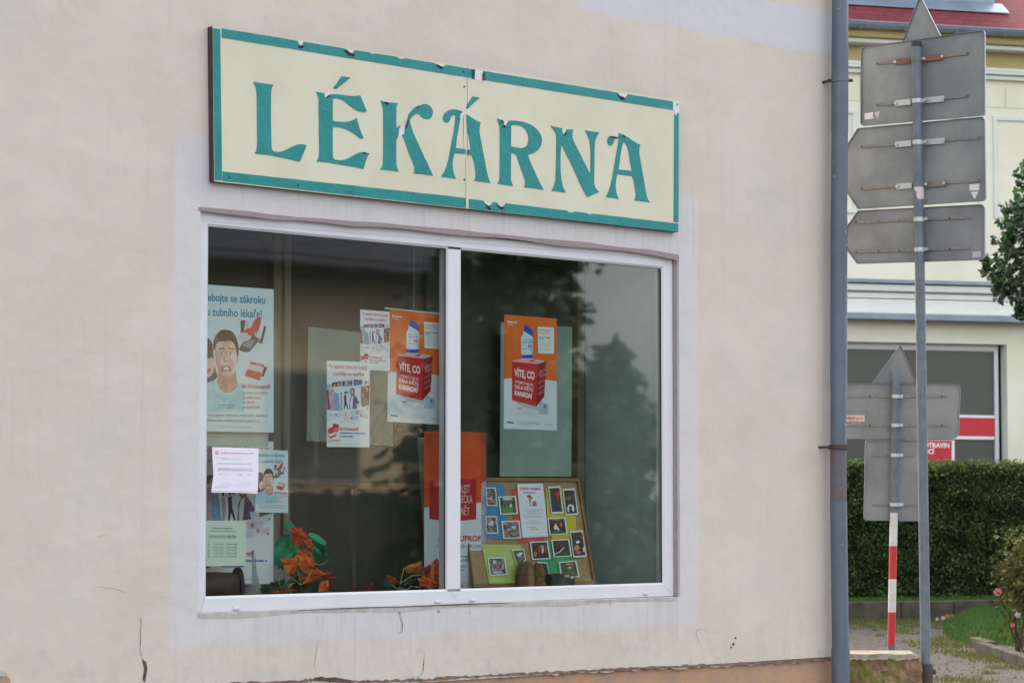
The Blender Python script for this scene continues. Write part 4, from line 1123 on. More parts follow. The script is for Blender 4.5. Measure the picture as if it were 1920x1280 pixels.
ORN = [(0, .9), (.15, 1), (.5, 1), (.55, .93), (.6, 1), (.85, .9), (1, .5)]
lump('straw_ornament', 985, 1052, 1098, .050, .10, M_straw, 'brown shaggy straw ornament in front of the cork board', ORN, 'ornament')
lump('straw_ornament', 1009, 1055, 1098, .043, .125, M_straw2, 'orange brown woven ornament right beside the shaggy straw one', [(0, .7), (.25, .95), (.3, .85), (.5, .8), (.55, .9), (.8, .7), (1, .35)], 'ornament')
k = MB(); a, c2 = W(1035, 1095, .09), W(1078, 1095, .09); zt = W(1050, 1076, .09).z
k.box(a.x, c2.x, .09, .15, NZ0 + .0005, zt, M('dark_card', '#2c2a28', rough=.6, var=.2))
bx = k.build('small_box', bevel=.002); tag(bx, 'small dark box with two pale labels in front of the cork board', 'box')
for (u0, u1, v0, v1, h) in ((1059, 1068, 1076.5, 1081.5, '#a9b56c'), (1070.5, 1075.5, 1079, 1084, '#c9d0d2')):
    k = MB(); k.prism([W(u, v, .088) for u, v in ((u0, v0), (u1, v0), (u1, v1), (u0, v1))], (0, .0015, 0), PM(h)); k.build('label', bx)

# dark tube and pale cloth at the left
k = MB(); a = W(444, 1110, .12); r = .062; cz = NZ0 + r * 1.3
M_tube = M('dark_tube', '#2a2a2d', rough=.7, h2='#322d2a', vs=9); M_tend = M('black_disc', '#151518', rough=.8)
ax = Vector((.94, -.33, 0)).normalized()
p1 = Vector((a.x, .12, cz)); p0 = p1 - ax * .34
k.tube([p0, p1], r * .92, M_tube, 28); tb = k.build('tube'); tag(tb, 'dark tube with a round black end lying at the left of the display', 'tube')
k = MB(); k.tube([p1 - ax * .004, p1 + ax * .012], r * 1.3, M_tend, 28); k.build('end_disc', tb)
M_clothw = M('white_cloth', '#c9d4d3', rough=.8, var=.08, vs=6)
k = MB()
prof = [(.0, .0), (.02, .09), (.03, .19), (.0, .24)]
zc_ = ZC(375, 960, 8)
u0, u1 = 452, 520
n = 14
for i in range(n):
    t0, t1 = i / n, (i + 1) / n
    y0, y1 = .30 + .05 * math.sin(t0 * 3), .20 + .05 * math.sin(t1 * 3)
    def top(t): return W(u0 + (u1 - u0) * t, 1030 + 20 * t * t, .32).z
    def X(t): return W(u0 + (u1 - u0) * t, 1060, .32).x
    k.prism([Vector((X(t0), y0, NZ0)), Vector((X(t1), y1, NZ0)), Vector((X(t1), y1 + .03, top(t1))), Vector((X(t0), y0 + .03, top(t0)))], (0, .006, 0), M_clothw)
tag(k.build('white_cloth'), 'white curved cloth standing behind the dark tube', 'cloth')

# ------------------------------------------------------------------ autumn leaf arrangements
M_leafo = M('orange_leaf', '#e0562a', rough=.6, h2='#ee8a3a', vs=26, trans=.25)
M_leafr = M('red_leaf', '#cf4026', rough=.6, h2='#dd6a38', vs=22, trans=.25)
M_leafp = M('pink_red_leaf', '#a83844', rough=.6, h2='#8d2f3a', vs=22, trans=.25)
M_leafg = M('dark_green_leaf', '#1f4a34', rough=.5, h2='#16352a', vs=16, trans=.15)
M_rib = M('green_ribbon', '#16945e', rough=.35, h2='#22b587', vs=8, spec=.6, trans=.2)
M_stem = M('yellow_tendril', '#9a9a4a', rough=.6)
HALF = [(0, -.55), (.03, -.2), (.30, -.36), (.28, -.2), (.56, -.12), (.43, -.02), (.62, .16), (.40, .13), (.44, .36), (.26, .28), (.2, .46), (.12, .44), (0, .78)]
MAPLE = HALF + [(-x, y) for x, y in HALF[-2:0:-1]]
OVAL = [(.30 * math.sin(math.pi * t) * (1 - .25 * t), -.5 + t) for t in [i / 7 for i in range(8)]]
OVAL = OVAL + [(-x, y) for x, y in OVAL[-2:0:-1]]
def leaf(mb, c, size, m, yaw=0, tilt=0, roll=0, shape=MAPLE, bend=.35):
    rm = Matrix.Rotation(yaw, 3, 'Z') @ Matrix.Rotation(tilt, 3, 'X') @ Matrix.Rotation(roll, 3, 'Y')
    def P(x, y):
        r2 = x * x + y * y
        return Vector(c) + rm @ Vector((x * size, (r2 * bend - .06 * abs(x)) * size, y * size))
    n = len(shape)
    ce = P(0, 0)
    for i in range(n):
        a, b_ = shape[i], shape[(i + 1) % n]
        m1 = P((a[0] + b_[0]) * .3, (a[1] + b_[1]) * .3)
        mb.face((ce, P(*a), P(*b_)), m, True, True)
yA = .22
arr = empty('leaf_arrangement', Vector((W(565, 1100, yA).x, yA, NZ0)), 'orange maple leaves with a big green ribbon bow at the lower left', 'decoration')
z7 = ZC(480, 960, 8)
Z7 = lambda x, y, d=yA: W(*z7(x, y), d)
k = MB(); ra = random.Random(5)
for i in range(260):                              # dark needles and leaves underneath
    u = ra.uniform(120, 1120); v = ra.uniform(960, 1200)
    if v < 980 + abs(u - 560) * .32: continue
    leaf(k, Z7(u, v, yA + ra.uniform(-.04, .08)), ra.uniform(.03, .07), M_leafg, ra.uniform(-.8, .8), ra.uniform(-.6, .6), ra.uniform(-3, 3), OVAL, .2)
k.build('dark_foliage', arr)
k = MB()
k.prism([Z7(*p, yA + .03) for p in ((455, 330), (450, 140), (510, 125), (585, 205), (560, 330))], (0, .003, 0), M_rib)
k.prism([Z7(*p, yA + .075) for p in ((960, 760), (1080, 640), (1140, 800), (1130, 860), (980, 870))], (.0, .004, .0), M_leafg)
k.build('ribbon_tail', arr)
def smooth_out(pts, n=3):
    for _ in range(n):
        pts = [q_ for i in range(len(pts)) for q_ in ((pts[i][0] * .75 + pts[(i + 1) % len(pts)][0] * .25, pts[i][1] * .75 + pts[(i + 1) % len(pts)][1] * .25), (pts[i][0] * .25 + pts[(i + 1) % len(pts)][0] * .75, pts[i][1] * .25 + pts[(i + 1) % len(pts)][1] * .75))]
    return pts
def bulge(name, pts, y, m, parent, lift, fold=.0):
    """a puffed piece of ribbon with a given outline"""
    k = MB(); pts = smooth_out(pts, 2); n = len(pts)
    P = [Z7(x, yy, y) for x, yy in pts]; ce = sum(P, Vector()) / n
    rings = []
    for t in (1, .85, .6, .3):
        rings.append([ce.lerp(p, t) + Vector((0, -lift * (1 - t * t) + fold * math.sin(i * 6.28 * 3 / n + t * 2) * t * (1 - t) * 4, 0)) for i, p in enumerate(P)])
    for r0, r1 in zip(rings, rings[1:]):
        for i in range(n): k.face((r0[i], r0[(i + 1) % n], r1[(i + 1) % n], r1[i]), m, True, True)
    for i in range(n): k.face((rings[-1][i], rings[-1][(i + 1) % n], ce + Vector((0, -lift, 0))), m, True, True)
    o = k.build(name, parent)
    return o
def traced(name, pts, y, m, parent, lift=.016, veins=None):
    """a bent leaf with a given outline and toothed edge: the middle stands towards the glass"""
    k = MB(); rj = random.Random(int(pts[0][0])); Q = []
    cx_ = sum(p[0] for p in pts) / len(pts); cy_ = sum(p[1] for p in pts) / len(pts)
    for i, p in enumerate(pts):
        q_ = pts[(i + 1) % len(pts)]
        Q += [p, (p[0] * .6 + q_[0] * .4 + (cx_ - p[0]) * rj.uniform(.04, .12), p[1] * .6 + q_[1] * .4 + (cy_ - p[1]) * rj.uniform(.04, .12)), (p[0] * .4 + q_[0] * .6 - (cx_ - p[0]) * .03, p[1] * .4 + q_[1] * .6 - (cy_ - p[1]) * .03)]
    P = [Z7(x, yy, y) + Vector((0, rj.uniform(-.008, .008), 0)) for x, yy in Q]
    ce = sum(P, Vector()) / len(P) + Vector((0, -lift, 0))
    for i in range(len(P)):
        a, b_ = P[i], P[(i + 1) % len(P)]
        ma = (ce + a) / 2 + Vector((0, -lift * (.5 if i % 3 else -.6), 0)); mb_ = (ce + b_) / 2 + Vector((0, -lift * (.5 if (i + 1) % 3 else -.6), 0))
        k.face((ce, ma, mb_), m, True, True); k.face((ma, a, b_, mb_), m, True, True)
    return k.build(name, parent)
bulge('ribbon_loop', [(225, 590), (260, 500), (330, 400), (420, 330), (520, 310), (610, 400), (640, 520), (600, 640), (540, 700), (500, 850), (420, 920), (300, 880), (245, 760)], yA + .06, M_rib, arr, .07, .02)
bulge('ribbon_loop', [(775, 315), (830, 300), (920, 325), (1000, 385), (1050, 460), (1055, 540), (1035, 620), (1040, 700), (1000, 745), (985, 640), (960, 560), (900, 520), (850, 480), (800, 400)], yA + .07, M_rib, arr, .04, .01)
bulge('ribbon_loop', [(850, 510), (890, 500), (925, 560), (930, 650), (945, 740), (915, 760), (880, 690), (850, 620)], yA + .06, M_rib, arr, .03, .01)
traced('leaf', [(465, 235), (600, 228), (700, 235), (770, 350), (720, 400), (690, 470), (640, 510), (560, 450), (515, 410), (540, 350)], yA - .06, M_leafr, arr)
traced('leaf', [(720, 420), (790, 385), (840, 410), (865, 540), (820, 560), (760, 510)], yA - .07, M_leafo, arr)
traced('leaf', [(620, 560), (700, 540), (760, 560), (840, 600), (860, 700), (780, 720), (700, 660), (640, 640)], yA - .05, M_leafo, arr)
traced('leaf', [(380, 690), (480, 695), (560, 680), (640, 620), (650, 760), (580, 905), (560, 930), (440, 895), (425, 800)], yA - .08, M_leafo, arr)
traced('leaf', [(640, 640), (740, 620), (860, 720), (890, 780), (830, 860), (770, 930), (720, 900), (650, 840), (620, 760)], yA - .09, M_leafo, arr)
traced('leaf', [(690, 960), (760, 920), (840, 850), (940, 840), (1000, 900), (1170, 885), (1060, 950), (1230, 965), (1100, 1005), (980, 970), (820, 1050), (700, 1070)], yA - .05, M_leafr, arr)
traced('leaf', [(920, 1185), (985, 1040), (1080, 1010), (1100, 1190)], yA - .06, M_leafo, arr)
traced('leaf', [(250, 1205), (310, 1165), (390, 1180), (470, 1160), (580, 1160), (570, 1200)], yA - .08, M_leafr, arr)
k = MB()
for pts in (((460, 940), (560, 1000), (670, 1090), (660, 960), (610, 870)), ((670, 1090), (760, 1020), (800, 940), (840, 850)), ((390, 930), (340, 1010), (340, 1040), (360, 1090)), ((830, 640), (880, 770), (960, 790), (1050, 750), (1085, 700)), ((480, 1120), (590, 1050), (500, 1090))):
    k.tube([Z7(x, y, yA - .10) for x, y in pts], .0024, M_stem, 6)
k.build('tendril', arr)

arr2 = empty('leaf_arrangement', Vector((W(790, 1100, .16).x, .16, NZ0)), 'low autumn arrangement of red and yellow leaves left of the window mullion', 'decoration')
z8 = ZC(640, 840, 4.268)
M_leafy = M('yellow_leaf', '#c98a2c', rough=.6, h2='#c2482a', vs=18, trans=.25)
k = MB()
for i in range(160):
    u = ra.uniform(310, 830); v = ra.uniform(985, 1125)
    if v < 1125 - 40 - 60 * math.exp(-((u - 600) / 150) ** 2): continue
    leaf(k, W(*z8(u, v), .2 + ra.uniform(-.04, .1)), ra.uniform(.035, .07), M_leafg, ra.uniform(-.8, .8), ra.uniform(-.6, .6), ra.uniform(-3, 3), OVAL, .2)
k.build('dark_foliage', arr2)
Z7o = Z7
Z7 = lambda x, y, d: W(*z8(x, y), d)
traced('leaf', [(355, 1010), (380, 1015), (440, 1045), (470, 1075), (430, 1085), (380, 1060)], .12, M_leafr, arr2)
traced('leaf', [(505, 960), (560, 925), (640, 898), (660, 930), (620, 970), (560, 1000), (515, 990)], .13, M_leafy, arr2)
traced('leaf', [(580, 1000), (630, 930), (660, 950), (715, 925), (720, 980), (690, 1010), (640, 1000)], .11, M_leafp, arr2)
traced('leaf', [(690, 960), (770, 872), (800, 900), (800, 1080), (740, 1110), (660, 1090), (620, 1050)], .14, M_leafr, arr2)
traced('leaf', [(610, 1040), (680, 1030), (760, 1060), (800, 1110), (690, 1120), (620, 1090)], .10, M_leafr, arr2)
k = MB()
for pts in (((470, 1085), (490, 1000), (505, 950)), ((470, 1080), (560, 1020), (640, 1010), (670, 1050)), ((400, 1090), (440, 1120), (520, 1130), (560, 1105), (640, 1110)), ((670, 1050), (655, 985)), ((735, 1060), (720, 990), (745, 930))):
    k.tube([W(*z8(x, y), .09) for x, y in pts], .0022, M_stem, 6)
k.build('tendril', arr2)
arr3 = MB()
Z7 = Z7o
lp = empty('fallen_leaf', Vector((W(690, 1104, .14).x, .14, NZ0)), 'pinkish red artificial leaf lying on the display floor left of the low autumn arrangement', 'decoration')
Z7 = lambda x, y, d: W(*z8(x, y), d)
traced('leaf', [(178, 1120), (185, 1085), (215, 1095), (240, 1070), (255, 1090), (288, 1110), (270, 1135), (180, 1137)], .13, M_leafp, lp)
traced('leaf', [(92, 1110), (120, 1105), (145, 1137), (100, 1137)], .12, M_leafp, lp)

# dry twigs tied in a bundle, fanning out
M_twig = M('pale_twig', '#4f4b45', rough=.8)
tw = empty('twig_bundle', Vector((W(660, 1000, .40).x, .40, NZ0)), 'bundle of thin dry twigs fanning out behind the lower leaflet', 'decoration')
k = MB(); base = W(665, 1010, .4)
rt = random.Random(9)
for i in range(15):
    t = i / 14
    ue = 570 + 230 * t; ve = 700 + 170 * abs(t - .45) + rt.uniform(-20, 60)
    mid_ = W(659 + (t - .5) * 12, 915, .4); e = W(ue, ve, .4 + rt.uniform(-.08, .08)); m2 = W(659 + (t - .5) * 120, 865 - 20 * rt.random(), .4)
    k.tube([Vector((base.x + (t - .5) * .02, .4, NZ0)), mid_, m2, e], [.0016, .0013, .0010, .0006], M_twig, 6)
    for j in range(3):
        s_ = m2.lerp(e, rt.uniform(.2, .8)); k.tube([s_, s_ + Vector((rt.uniform(-.09, .09), rt.uniform(-.04, .04), rt.uniform(.03, .12)))], [.0007, .0004], M_twig, 5)
k.build('twigs', tw)
k = MB(); p = W(659, 922, .4); k.tube([p - UZ * .012, p + UZ * .012], .008, M_wood, 10); k.build('binding', tw)
# ------------------------------------------------------------------ traffic signs seen from behind
M_alu = M('sign_back', '#8b8e8b', rough=.5, h2='#74787a', vs=3.2, bmp=.06, bs=30, metal=.1)
M_alu2 = M('sign_back_grey', '#868888', rough=.5, h2='#707376', vs=3.2, bmp=.06, bs=30, metal=.1)
M_edge = M('sign_rim', '#8b9099', rough=.4, metal=.4)
M_galv = M('galvanised_pole', '#69737d', rough=.5, h2='#5b656f', vs=14, metal=.15, bmp=.08, bs=60)
M_rail = M('rail_metal', '#858480', rough=.5, h2='#75706a', vs=40, metal=.2)
M_railr = M('rusty_rail', '#87827b', rough=.6, h2='#7b6a5d', vs=25, metal=.1)
M_clamp = M('bright_clamp', '#b9bcba', rough=.4, metal=.4)
M_rustb = M('rust', '#8f6549', rough=.9, h2='#6b5549', vs=22)
M_stick = M('sticker_white', '#d3d3d3', rough=.5)
def sign_post(name, base, label, head_ang):
    e = empty(name, base, label, 'sign post', None)
    hd = HEAD - math.pi / 2 - head_ang
    ux = Vector((math.cos(hd), math.sin(hd), 0)); n = Vector((ux.y, -ux.x, 0))
    if n.dot(CAM - base) < 0: n = -n
    return e, ux, n
def rounded(pts, r, seg=4):
    out = []
    n = len(pts)
    for i in range(n):
        p0, p, p1 = Vector(pts[i - 1]), Vector(pts[i]), Vector(pts[(i + 1) % n])
        ri = r[i] if isinstance(r, (list, tuple)) else r
        if ri <= 0: out.append(tuple(p)); continue
        a = p + (p0 - p).normalized() * ri; b_ = p + (p1 - p).normalized() * ri
        for k in range(seg + 1):
            t = k / seg
            out.append(tuple((a * (1 - t) ** 2 + p * 2 * t * (1 - t) + b_ * t * t)))
    return out
def inset(P, d):
    c = sum(P, Vector()) / len(P)
    return [p + (c - p).normalized() * d for p in P]
def plate(parent, pts, r, plane, n, m, rim=.014, face=None):
    out = rounded(pts, r)
    P = [plane(u, v) for u, v in out]
    Q = inset(P, .004)
    k = MB()
    # P / Q lie in the plane of the sheet; the rim is folded towards the back (the camera side)
    k.prism(P, -n * .002, m, msides=M_edge)
    for i in range(len(P)):
        j = (i + 1) % len(P)
        k.face((P[i], P[j], P[j] + n * rim, P[i] + n * rim), M_edge, world=True)
        k.face((P[i] + n * rim, P[j] + n * rim, Q[j] + n * rim, Q[i] + n * rim), M_edge, world=True)
        k.face((Q[i] + n * rim, Q[j] + n * rim, Q[j] + n * .0006, Q[i] + n * .0006), M_edge, world=True)
    return k.build('sign_plate', parent)
def bar(parent, name, a, c, w, th, plane, n, m, o=.001):
    A, C = plane(*a), plane(*c)
    t = (C - A).normalized(); s_ = t.cross(n).normalized() * w / 2
    k = MB()
    k.prism([A - s_ + n * (o + th), C - s_ + n * (o + th), C + s_ + n * (o + th), A + s_ + n * (o + th)], -n * th, m)
    return k.build(name, parent)
def patch(parent, name, pts, plane, n, m, o=.0012):
    k = MB(); k.prism([plane(u, v) + n * (o + .0004) for u, v in pts], -n * .0004, m); return k.build(name, parent)
def bolt(parent, u, v, plane, n, o=.012, r=.007, m=None):
    k = MB(); p = plane(u, v); k.tube([p + n * .001, p + n * o], r, m or M_clamp, 8); k.build('bolt', parent)
def lp2(a, c, t): return (a[0] + (c[0] - a[0]) * t, a[1] + (c[1] - a[1]) * t)

# --- the tall post
ZA = 16.35
pt, pbm = AT(1718.5, 86, ZA), AT(1736, 1268, ZA)
base = pbm + (pbm - pt).normalized() * ((pbm.z + .05) / ((pt - pbm).normalized().z))
A, uxA, nA = sign_post('sign_post', Vector((base.x, base.y, 0)), 'tall grey post carrying a stack of traffic signs seen from behind', R_(32))
k = MB(); rp = 9.6 * ZA / 5009
k.tube([base, pbm.lerp(pt, .02), pbm.lerp(pt, .5), pt], rp, M_galv, 20); k.build('pole', A)
k = MB(); tdir = (pt - pbm).normalized(); k.tube([pt - tdir * .005, pt + tdir * .022], rp * 1.12, M('black_cap', '#2e2c30', rough=.6), 20); k.build('pole_cap', A)
k = MB(); p = AT(1737, 1247, ZA); k.tube([base + UZ * .02, p - UZ * .004, p + UZ * .012], [rp * 1.3, rp * 1.28, rp * 1.12], M_iron, 16); k.build('rusty_sleeve', A)
k = MB(); p = AT(1750, 1258, ZA); k.tube([p - RT * .03, p + RT * .012], .018, M_iron, 10); k.build('sleeve_bolt', A)
pm = AT(1726, 600, ZA)
def plA(off):
    return lambda u, v: hit(u, v, pm - nA * off, nA)
S_pl = plA(.055)
T_pl = plA(.115)
tri = plate(A, [(1726.5, -8), (1829, 196), (1648, 196)], [5, 8, 8], T_pl, nA, M_alu)
s1 = plate(A, [(1615.5, 89), (1848, 57), (1848.5, 217), (1614.5, 237)], 8, S_pl, nA, M_alu)
s2 = plate(A, [(1609.5, 241), (1848, 219), (1850, 377), (1609.5, 392.5), (1560, 317)], [2, 8, 9, 2, 4], S_pl, nA, M_alu)
s3 = plate(A, [(1610, 395), (1848, 383), (1848, 487.5), (1608, 495), (1573, 447)], [2, 9, 11, 2, 4], S_pl, nA, M_alu2)
def pole_x(v): return 1718.5 + 17.5 * (v - 86) / 1182
def fit(pl_, parent, a, c, rusty=False, long=False, plain=False):
    """rail on the plate, clamp arms and band round the pole"""
    bar(parent, 'rail', a, c, .016, .008, S_pl, nA, M_railr if rusty else M_rail)
    t = (pole_x((a[1] + c[1]) / 2) - a[0]) / (c[0] - a[0])
    px, py = lp2(a, c, t)
    if plain:
        for q in (.03, .22, .40, .64, .83): bolt(parent, *lp2(a, c, q), S_pl, nA, .012, .006, M_iron)
    else:
        sl = (c[1] - a[1]) / (c[0] - a[0])
        for s_, m in ((-1, M_rustb if rusty == 2 else M_clamp), (1, M_rustb if rusty == 2 else (M_railr if rusty else M_clamp))):
            x0, x1 = px + s_ * 11, px + s_ * (40 if s_ < 0 else 52)
            bar(parent, 'clamp_arm', (x0, py + sl * (x0 - px) + 1), (x1, py + sl * (x1 - px) + 1), .036, .006, S_pl, nA, m, .010)
            bolt(parent, x1 - s_ * 2, py + sl * (x1 - px) + 1, S_pl, nA, .026, .010)
        for q in (.005, .985): bolt(parent, *lp2(a, c, q), S_pl, nA, .012, .005, M_iron)
    k = MB(); pp = AT(pole_x(py) + .0, py, ZA)
    k.tube([pp - UZ * .013, pp + UZ * .013], rp * 1.10, M_clamp if not rusty else M_galv, 20)
    k.build('clamp_band', parent)
    bolt(parent, px + 15, py - 1, lambda u, v: hit(u, v, pm - nA * .02, nA), nA, .02, .010, M_clamp)
fit(S_pl, s1, (1645, 120), (1817, 100.5), 2)
fit(S_pl, s1, (1645, 197), (1817, 180))
fit(S_pl, s2, (1616, 275.5), (1840, 258), 0)
fit(S_pl, s2, (1616, 354), (1840, 338), 1)
fit(S_pl, s3, (1600, 417), (1819, 407.5), plain=True)
fit(S_pl, s3, (1600, 472.5), (1819, 465), plain=True)
patch(s1, 'sticker', [(1621, 213), (1637, 210.5), (1637.5, 222.5), (1621.5, 224.5)], S_pl, nA, M_stick)
patch(s1, 'sticker', [(1639.5, 210.5), (1650.5, 209), (1645, 224.5)], S_pl, nA, M('sticker_grey', '#b9b2b4', rough=.5))
patch(s2, 'sticker', [(1818, 346), (1836, 344.5), (1836, 357), (1818, 357.5)], S_pl, nA, M_stick)
patch(s2, 'sticker', [(1820, 360), (1835, 359), (1827.5, 374)], S_pl, nA, M_stick)
patch(s3, 'sticker', [(1823.5, 472), (1839.5, 471), (1839, 482), (1823.5, 483)], S_pl, nA, M('sticker_lilac', '#b5b0b4', rough=.5))
k = MB(); pp0, pp1 = AT(1723.2, 374, ZA), AT(1722.6, 351, ZA); k.tube([pp0, pp1], rp * 1.02, M('paper_sticker', '#cdbfc4', rough=.6), 20); k.build('sticker', A)

# --- the lower striped post
ZB = 20.0
pt, pbm = AT(1681, 690, ZB), AT(1671, 1222, ZB)
d = (pbm - pt).normalized(); base = pt + d * ((pt.z + .05) / -d.z)
B, uxB, nB = sign_post('striped_post', Vector((base.x, base.y, 0)), 'shorter post with red and white bands carrying two grey sign backs and a triangle', R_(3))
rb = 7.3 * ZB / 5009
def yB(v): return AT(1681 - 10 * (v - 690) / 532, v, ZB)
def band_(v0, v1, m, name):
    k = MB(); k.tube([yB(v0), yB(v1)], rb, m, 18); return k.build(name, B)
k = MB(); k.tube([yB(690), yB(961)], rb, M_galv, 4, smooth=False); k.build('pole', B)
M_pw = M('post_white', '#d0cfce', rough=.5, var=.12, vs=10); M_pr = M('post_red', '#c02a30', rough=.45, var=.12, vs=10)
for i, v in enumerate((961, 1023, 1085, 1147)):
    band_(v, v + 62, M_pw if i % 2 == 0 else M_pr, 'white_band' if i % 2 == 0 else 'red_band')
k = MB(); k.tube([yB(1209), base], rb, M_galv, 18); k.build('pole_foot', B)
pmB = yB(800)
def plB(off): return lambda u, v: hit(u, v, pmB - nB * off, nB)
Sb, Tb = plB(.052), plB(.075)
t0_ = plate(B, [(1688.5, 645), (1757, 815), (1567, 815)], [6, 8, 8], Tb, nB, M_alu2)
t1 = plate(B, [(1556, 718.5), (1801.5, 719.5), (1797, 823), (1556, 822)], [10, 13, 13, 10], Sb, nB, M_alu2)
t2 = plate(B, [(1622, 824), (1728, 824.5), (1726, 976.5), (1619, 975)], 7, Sb, nB, M_alu2)
def fitB(parent, v, u0, u1, dots=True):
    bar(parent, 'rail', (u0, v), (u1, v), .014, .008, Sb, nB, M_rail)
    k = MB(); p = yB(v); k.tube([p - UZ * .013, p + UZ * .013], rb * 1.16, M_clamp, 18); k.build('clamp_band', parent)
    bar(parent, 'clamp_arm', (1683, v), (1693, v), .026, .012, Sb, nB, M_clamp, .008)
    if dots:
        for u in (1631, 1693, 1766): bolt(parent, u, v, Sb, nB, .013, .007, M_iron)
fitB(t1, 743, 1585, 1775); fitB(t1, 797, 1585, 1775)
fitB(t2, 853, 1636, 1716, False); fitB(t2, 945.5, 1636, 1718, False)
c = Canvas(PXC, lambda u, v, off=0.0: hit(u, v, pmB - nB * (.0500 - off), nB))
c.sheet(PM('#c9b9a5'), outline=[(1580, 778), (1621.5, 778), (1621.5, 790), (1580, 790)], thick=.0008)
c.text('JARKA s.r.o.', 1583, 785.5, 1619, 785.5, 4.6, PM('#b03038'), .04); c.streak(1592, 788.8, 1610, 788.8, 1.6, PM('#b0484a'), 3)
c.done('maker_sticker', None, None, parent=t1)

# ------------------------------------------------------------------ stone pier at the corner
M_stone = M('rough_sandstone', '#9c7f62', rough=.95, h2='#6f5a48', vs=7, bmp=1, bs=26, bd=.03, spec=.15)
def stone_mat():
    m, nt, b = new_mat('mossy_stone'); p = pos(nt)
    c = mixc(nt, sstep(nt, noise(nt, p, 8, 6, .65), .35, .65), col('#ab8a6b'), col('#77614f'))
    c = mixc(nt, math_(nt, 'MULTIPLY', sstep(nt, noise(nt, p, 4.2, 5, .6), .52, .64), .85), c, col('#7a7a35'))
    nt.links.new(c, b.inputs['Base Color']); b.inputs['Roughness'].default_value = .95
    bump(nt, b, math_(nt, 'ADD', noise(nt, p, 22, 5, .7), math_(nt, 'MULTIPLY', noise(nt, p, 6, 3), 2)), 1.0, .03)
    return m
M_stone = stone_mat()
ZS = 16.05
a, c2 = AT(1572, 1224, ZS), AT(1723, 1230, ZS)
fr = (Vector((a.x, a.y, 0)), RT.copy(), F.copy(), UZ)
wd = (c2 - a).dot(RT); topz = AT(1650, 1225, ZS).z
pier = empty('stone_pier', a * 1, 'low rough stone pier with moss and a pale plaster top beside the rain pipe', 'wall')
k = MB(fr); rp_ = random.Random(4)
nx, nz = 22, 22
def sp(i, j, back=0):
    t = i / nx; z = (topz - .035) * (1 - j / nz)
    bulge = .028 * math.sin(t * math.pi) * math.sin(min(1, j / nz * 4) * 1.57)
    x = wd * t + (.028 * (1 - math.exp(-j / nz * 8)) * t)
    g = random.Random(i * 91 + j * 17)
    return (x + g.uniform(-.007, .007), -bulge + g.uniform(-.018, .014), z + g.uniform(-.007, .007))
for i in range(nx):
    for j in range(nz):
        k.face((sp(i, j), sp(i, j + 1), sp(i + 1, j + 1), sp(i + 1, j)), M_stone, True)
for j in range(nz):
    p0, p1 = sp(nx, j), sp(nx, j + 1)
    k.face((p0, p1, (p1[0] + .01, .30, p1[2]), (p0[0] - .01, .30, p0[2])), M_stone)
k.build('stone_body', pier)
k = MB(fr); M_cap = M('pier_plaster', '#938878', rough=1, h2='#776d60', vs=14, bmp=.7, bs=40, spec=.02)
n = 16
fr0 = [(wd * i / n + (0), -.034 + .003 * math.sin(i * 1.9), topz - .024 - .004 * math.sin(i * 1.3) - .003 * math.sin(i * 3.1)) for i in range(n + 1)]
fr1 = [(wd * i / n * .985, -.020 + .003 * math.sin(i * 2.3), topz + .002 * math.sin(i * .9) - (.02 if i == n else 0)) for i in range(n + 1)]
for i in range(n):
    k.face((fr0[i], fr0[i + 1], fr1[i + 1], fr1[i]), M_cap, True)
    k.face((fr1[i], fr1[i + 1], (fr1[i + 1][0], .30, topz + .004), (fr1[i][0], .30, topz + .004)), M_cap, True)
k.face((fr0[n], (wd, .30, topz - .06), (fr1[n][0], .30, topz), fr1[n]), M_cap)
k.build('plaster_top', pier)
# ------------------------------------------------------------------ yellow building behind
ZBK = 42.0
FO = AT(1592, 949, ZBK); FO.z = 0
hdF = HEAD - R_(73.2)
FX = Vector((math.cos(hdF), math.sin(hdF), 0)); FNn = Vector((FX.y, -FX.x, 0))
if FNn.dot(CAM - FO) < 0: FNn = -FNn
FY_ = -FNn
FR = (FO, FX, FY_, UZ)
def fs(u, v=700, off=0.0): return (hit(u, v, FO + FNn * off, FNn) - FO).dot(FX)
def fz(v, u=1592, off=0.0): return hit(u, v, FO + FNn * off, FNn).z
M_hw = M('cream_wall', '#e2e1cf', rough=.95, h2='#d8d6be', vs=.9, bmp=.2, bs=30, spec=.2)
M_hy = M('yellow_wall', '#b5a877', rough=.9, h2='#ab9e6d', vs=1.3, bmp=.2, bs=30, spec=.2)
M_hwhite = M('white_moulding', '#d6dbd4', rough=.8, var=.06, vs=3, spec=.2)
M_zinc = M('zinc', '#8692a0', rough=.4, h2='#76828f', vs=3, metal=.3)
M_hshingle = None
def shingles():
    m, nt, b = new_mat('red_shingles')
    tc = N(nt, 'ShaderNodeTexCoord')
    mp = N(nt, 'ShaderNodeMapping'); nt.links.new(tc.outputs['UV'], mp.inputs['Vector'])
    br = N(nt, 'ShaderNodeTexBrick'); br.inputs['Scale'].default_value = 1
    br.inputs['Brick Width'].default_value = .30; br.inputs['Row Height'].default_value = .145; br.inputs['Mortar Size'].default_value = .008
    br.inputs['Color1'].default_value = col('#7d2a30'); br.inputs['Color2'].default_value = col('#6d242a'); br.inputs['Mortar'].default_value = col('#431a1f')
    nt.links.new(mp.outputs[0], br.inputs['Vector'])
    f = noise(nt, pos(nt), 3, 5)
    nt.links.new(mixc(nt, math_(nt, 'MULTIPLY', f, .5), br.outputs['Color'], col('#5d2a2c')), b.inputs['Base Color'])
    b.inputs['Roughness'].default_value = .85
    bump(nt, b, br.outputs['Fac'], .8, -.02)
    return m
M_hshingle = shingles()
house = empty('shop_house', FO + FX * 1.4, 'cream and yellow building with a red shingle roof and wide shop window behind the hedge', 'building')
HX0, HX1, HD = -9.0, 14.0, 9.0
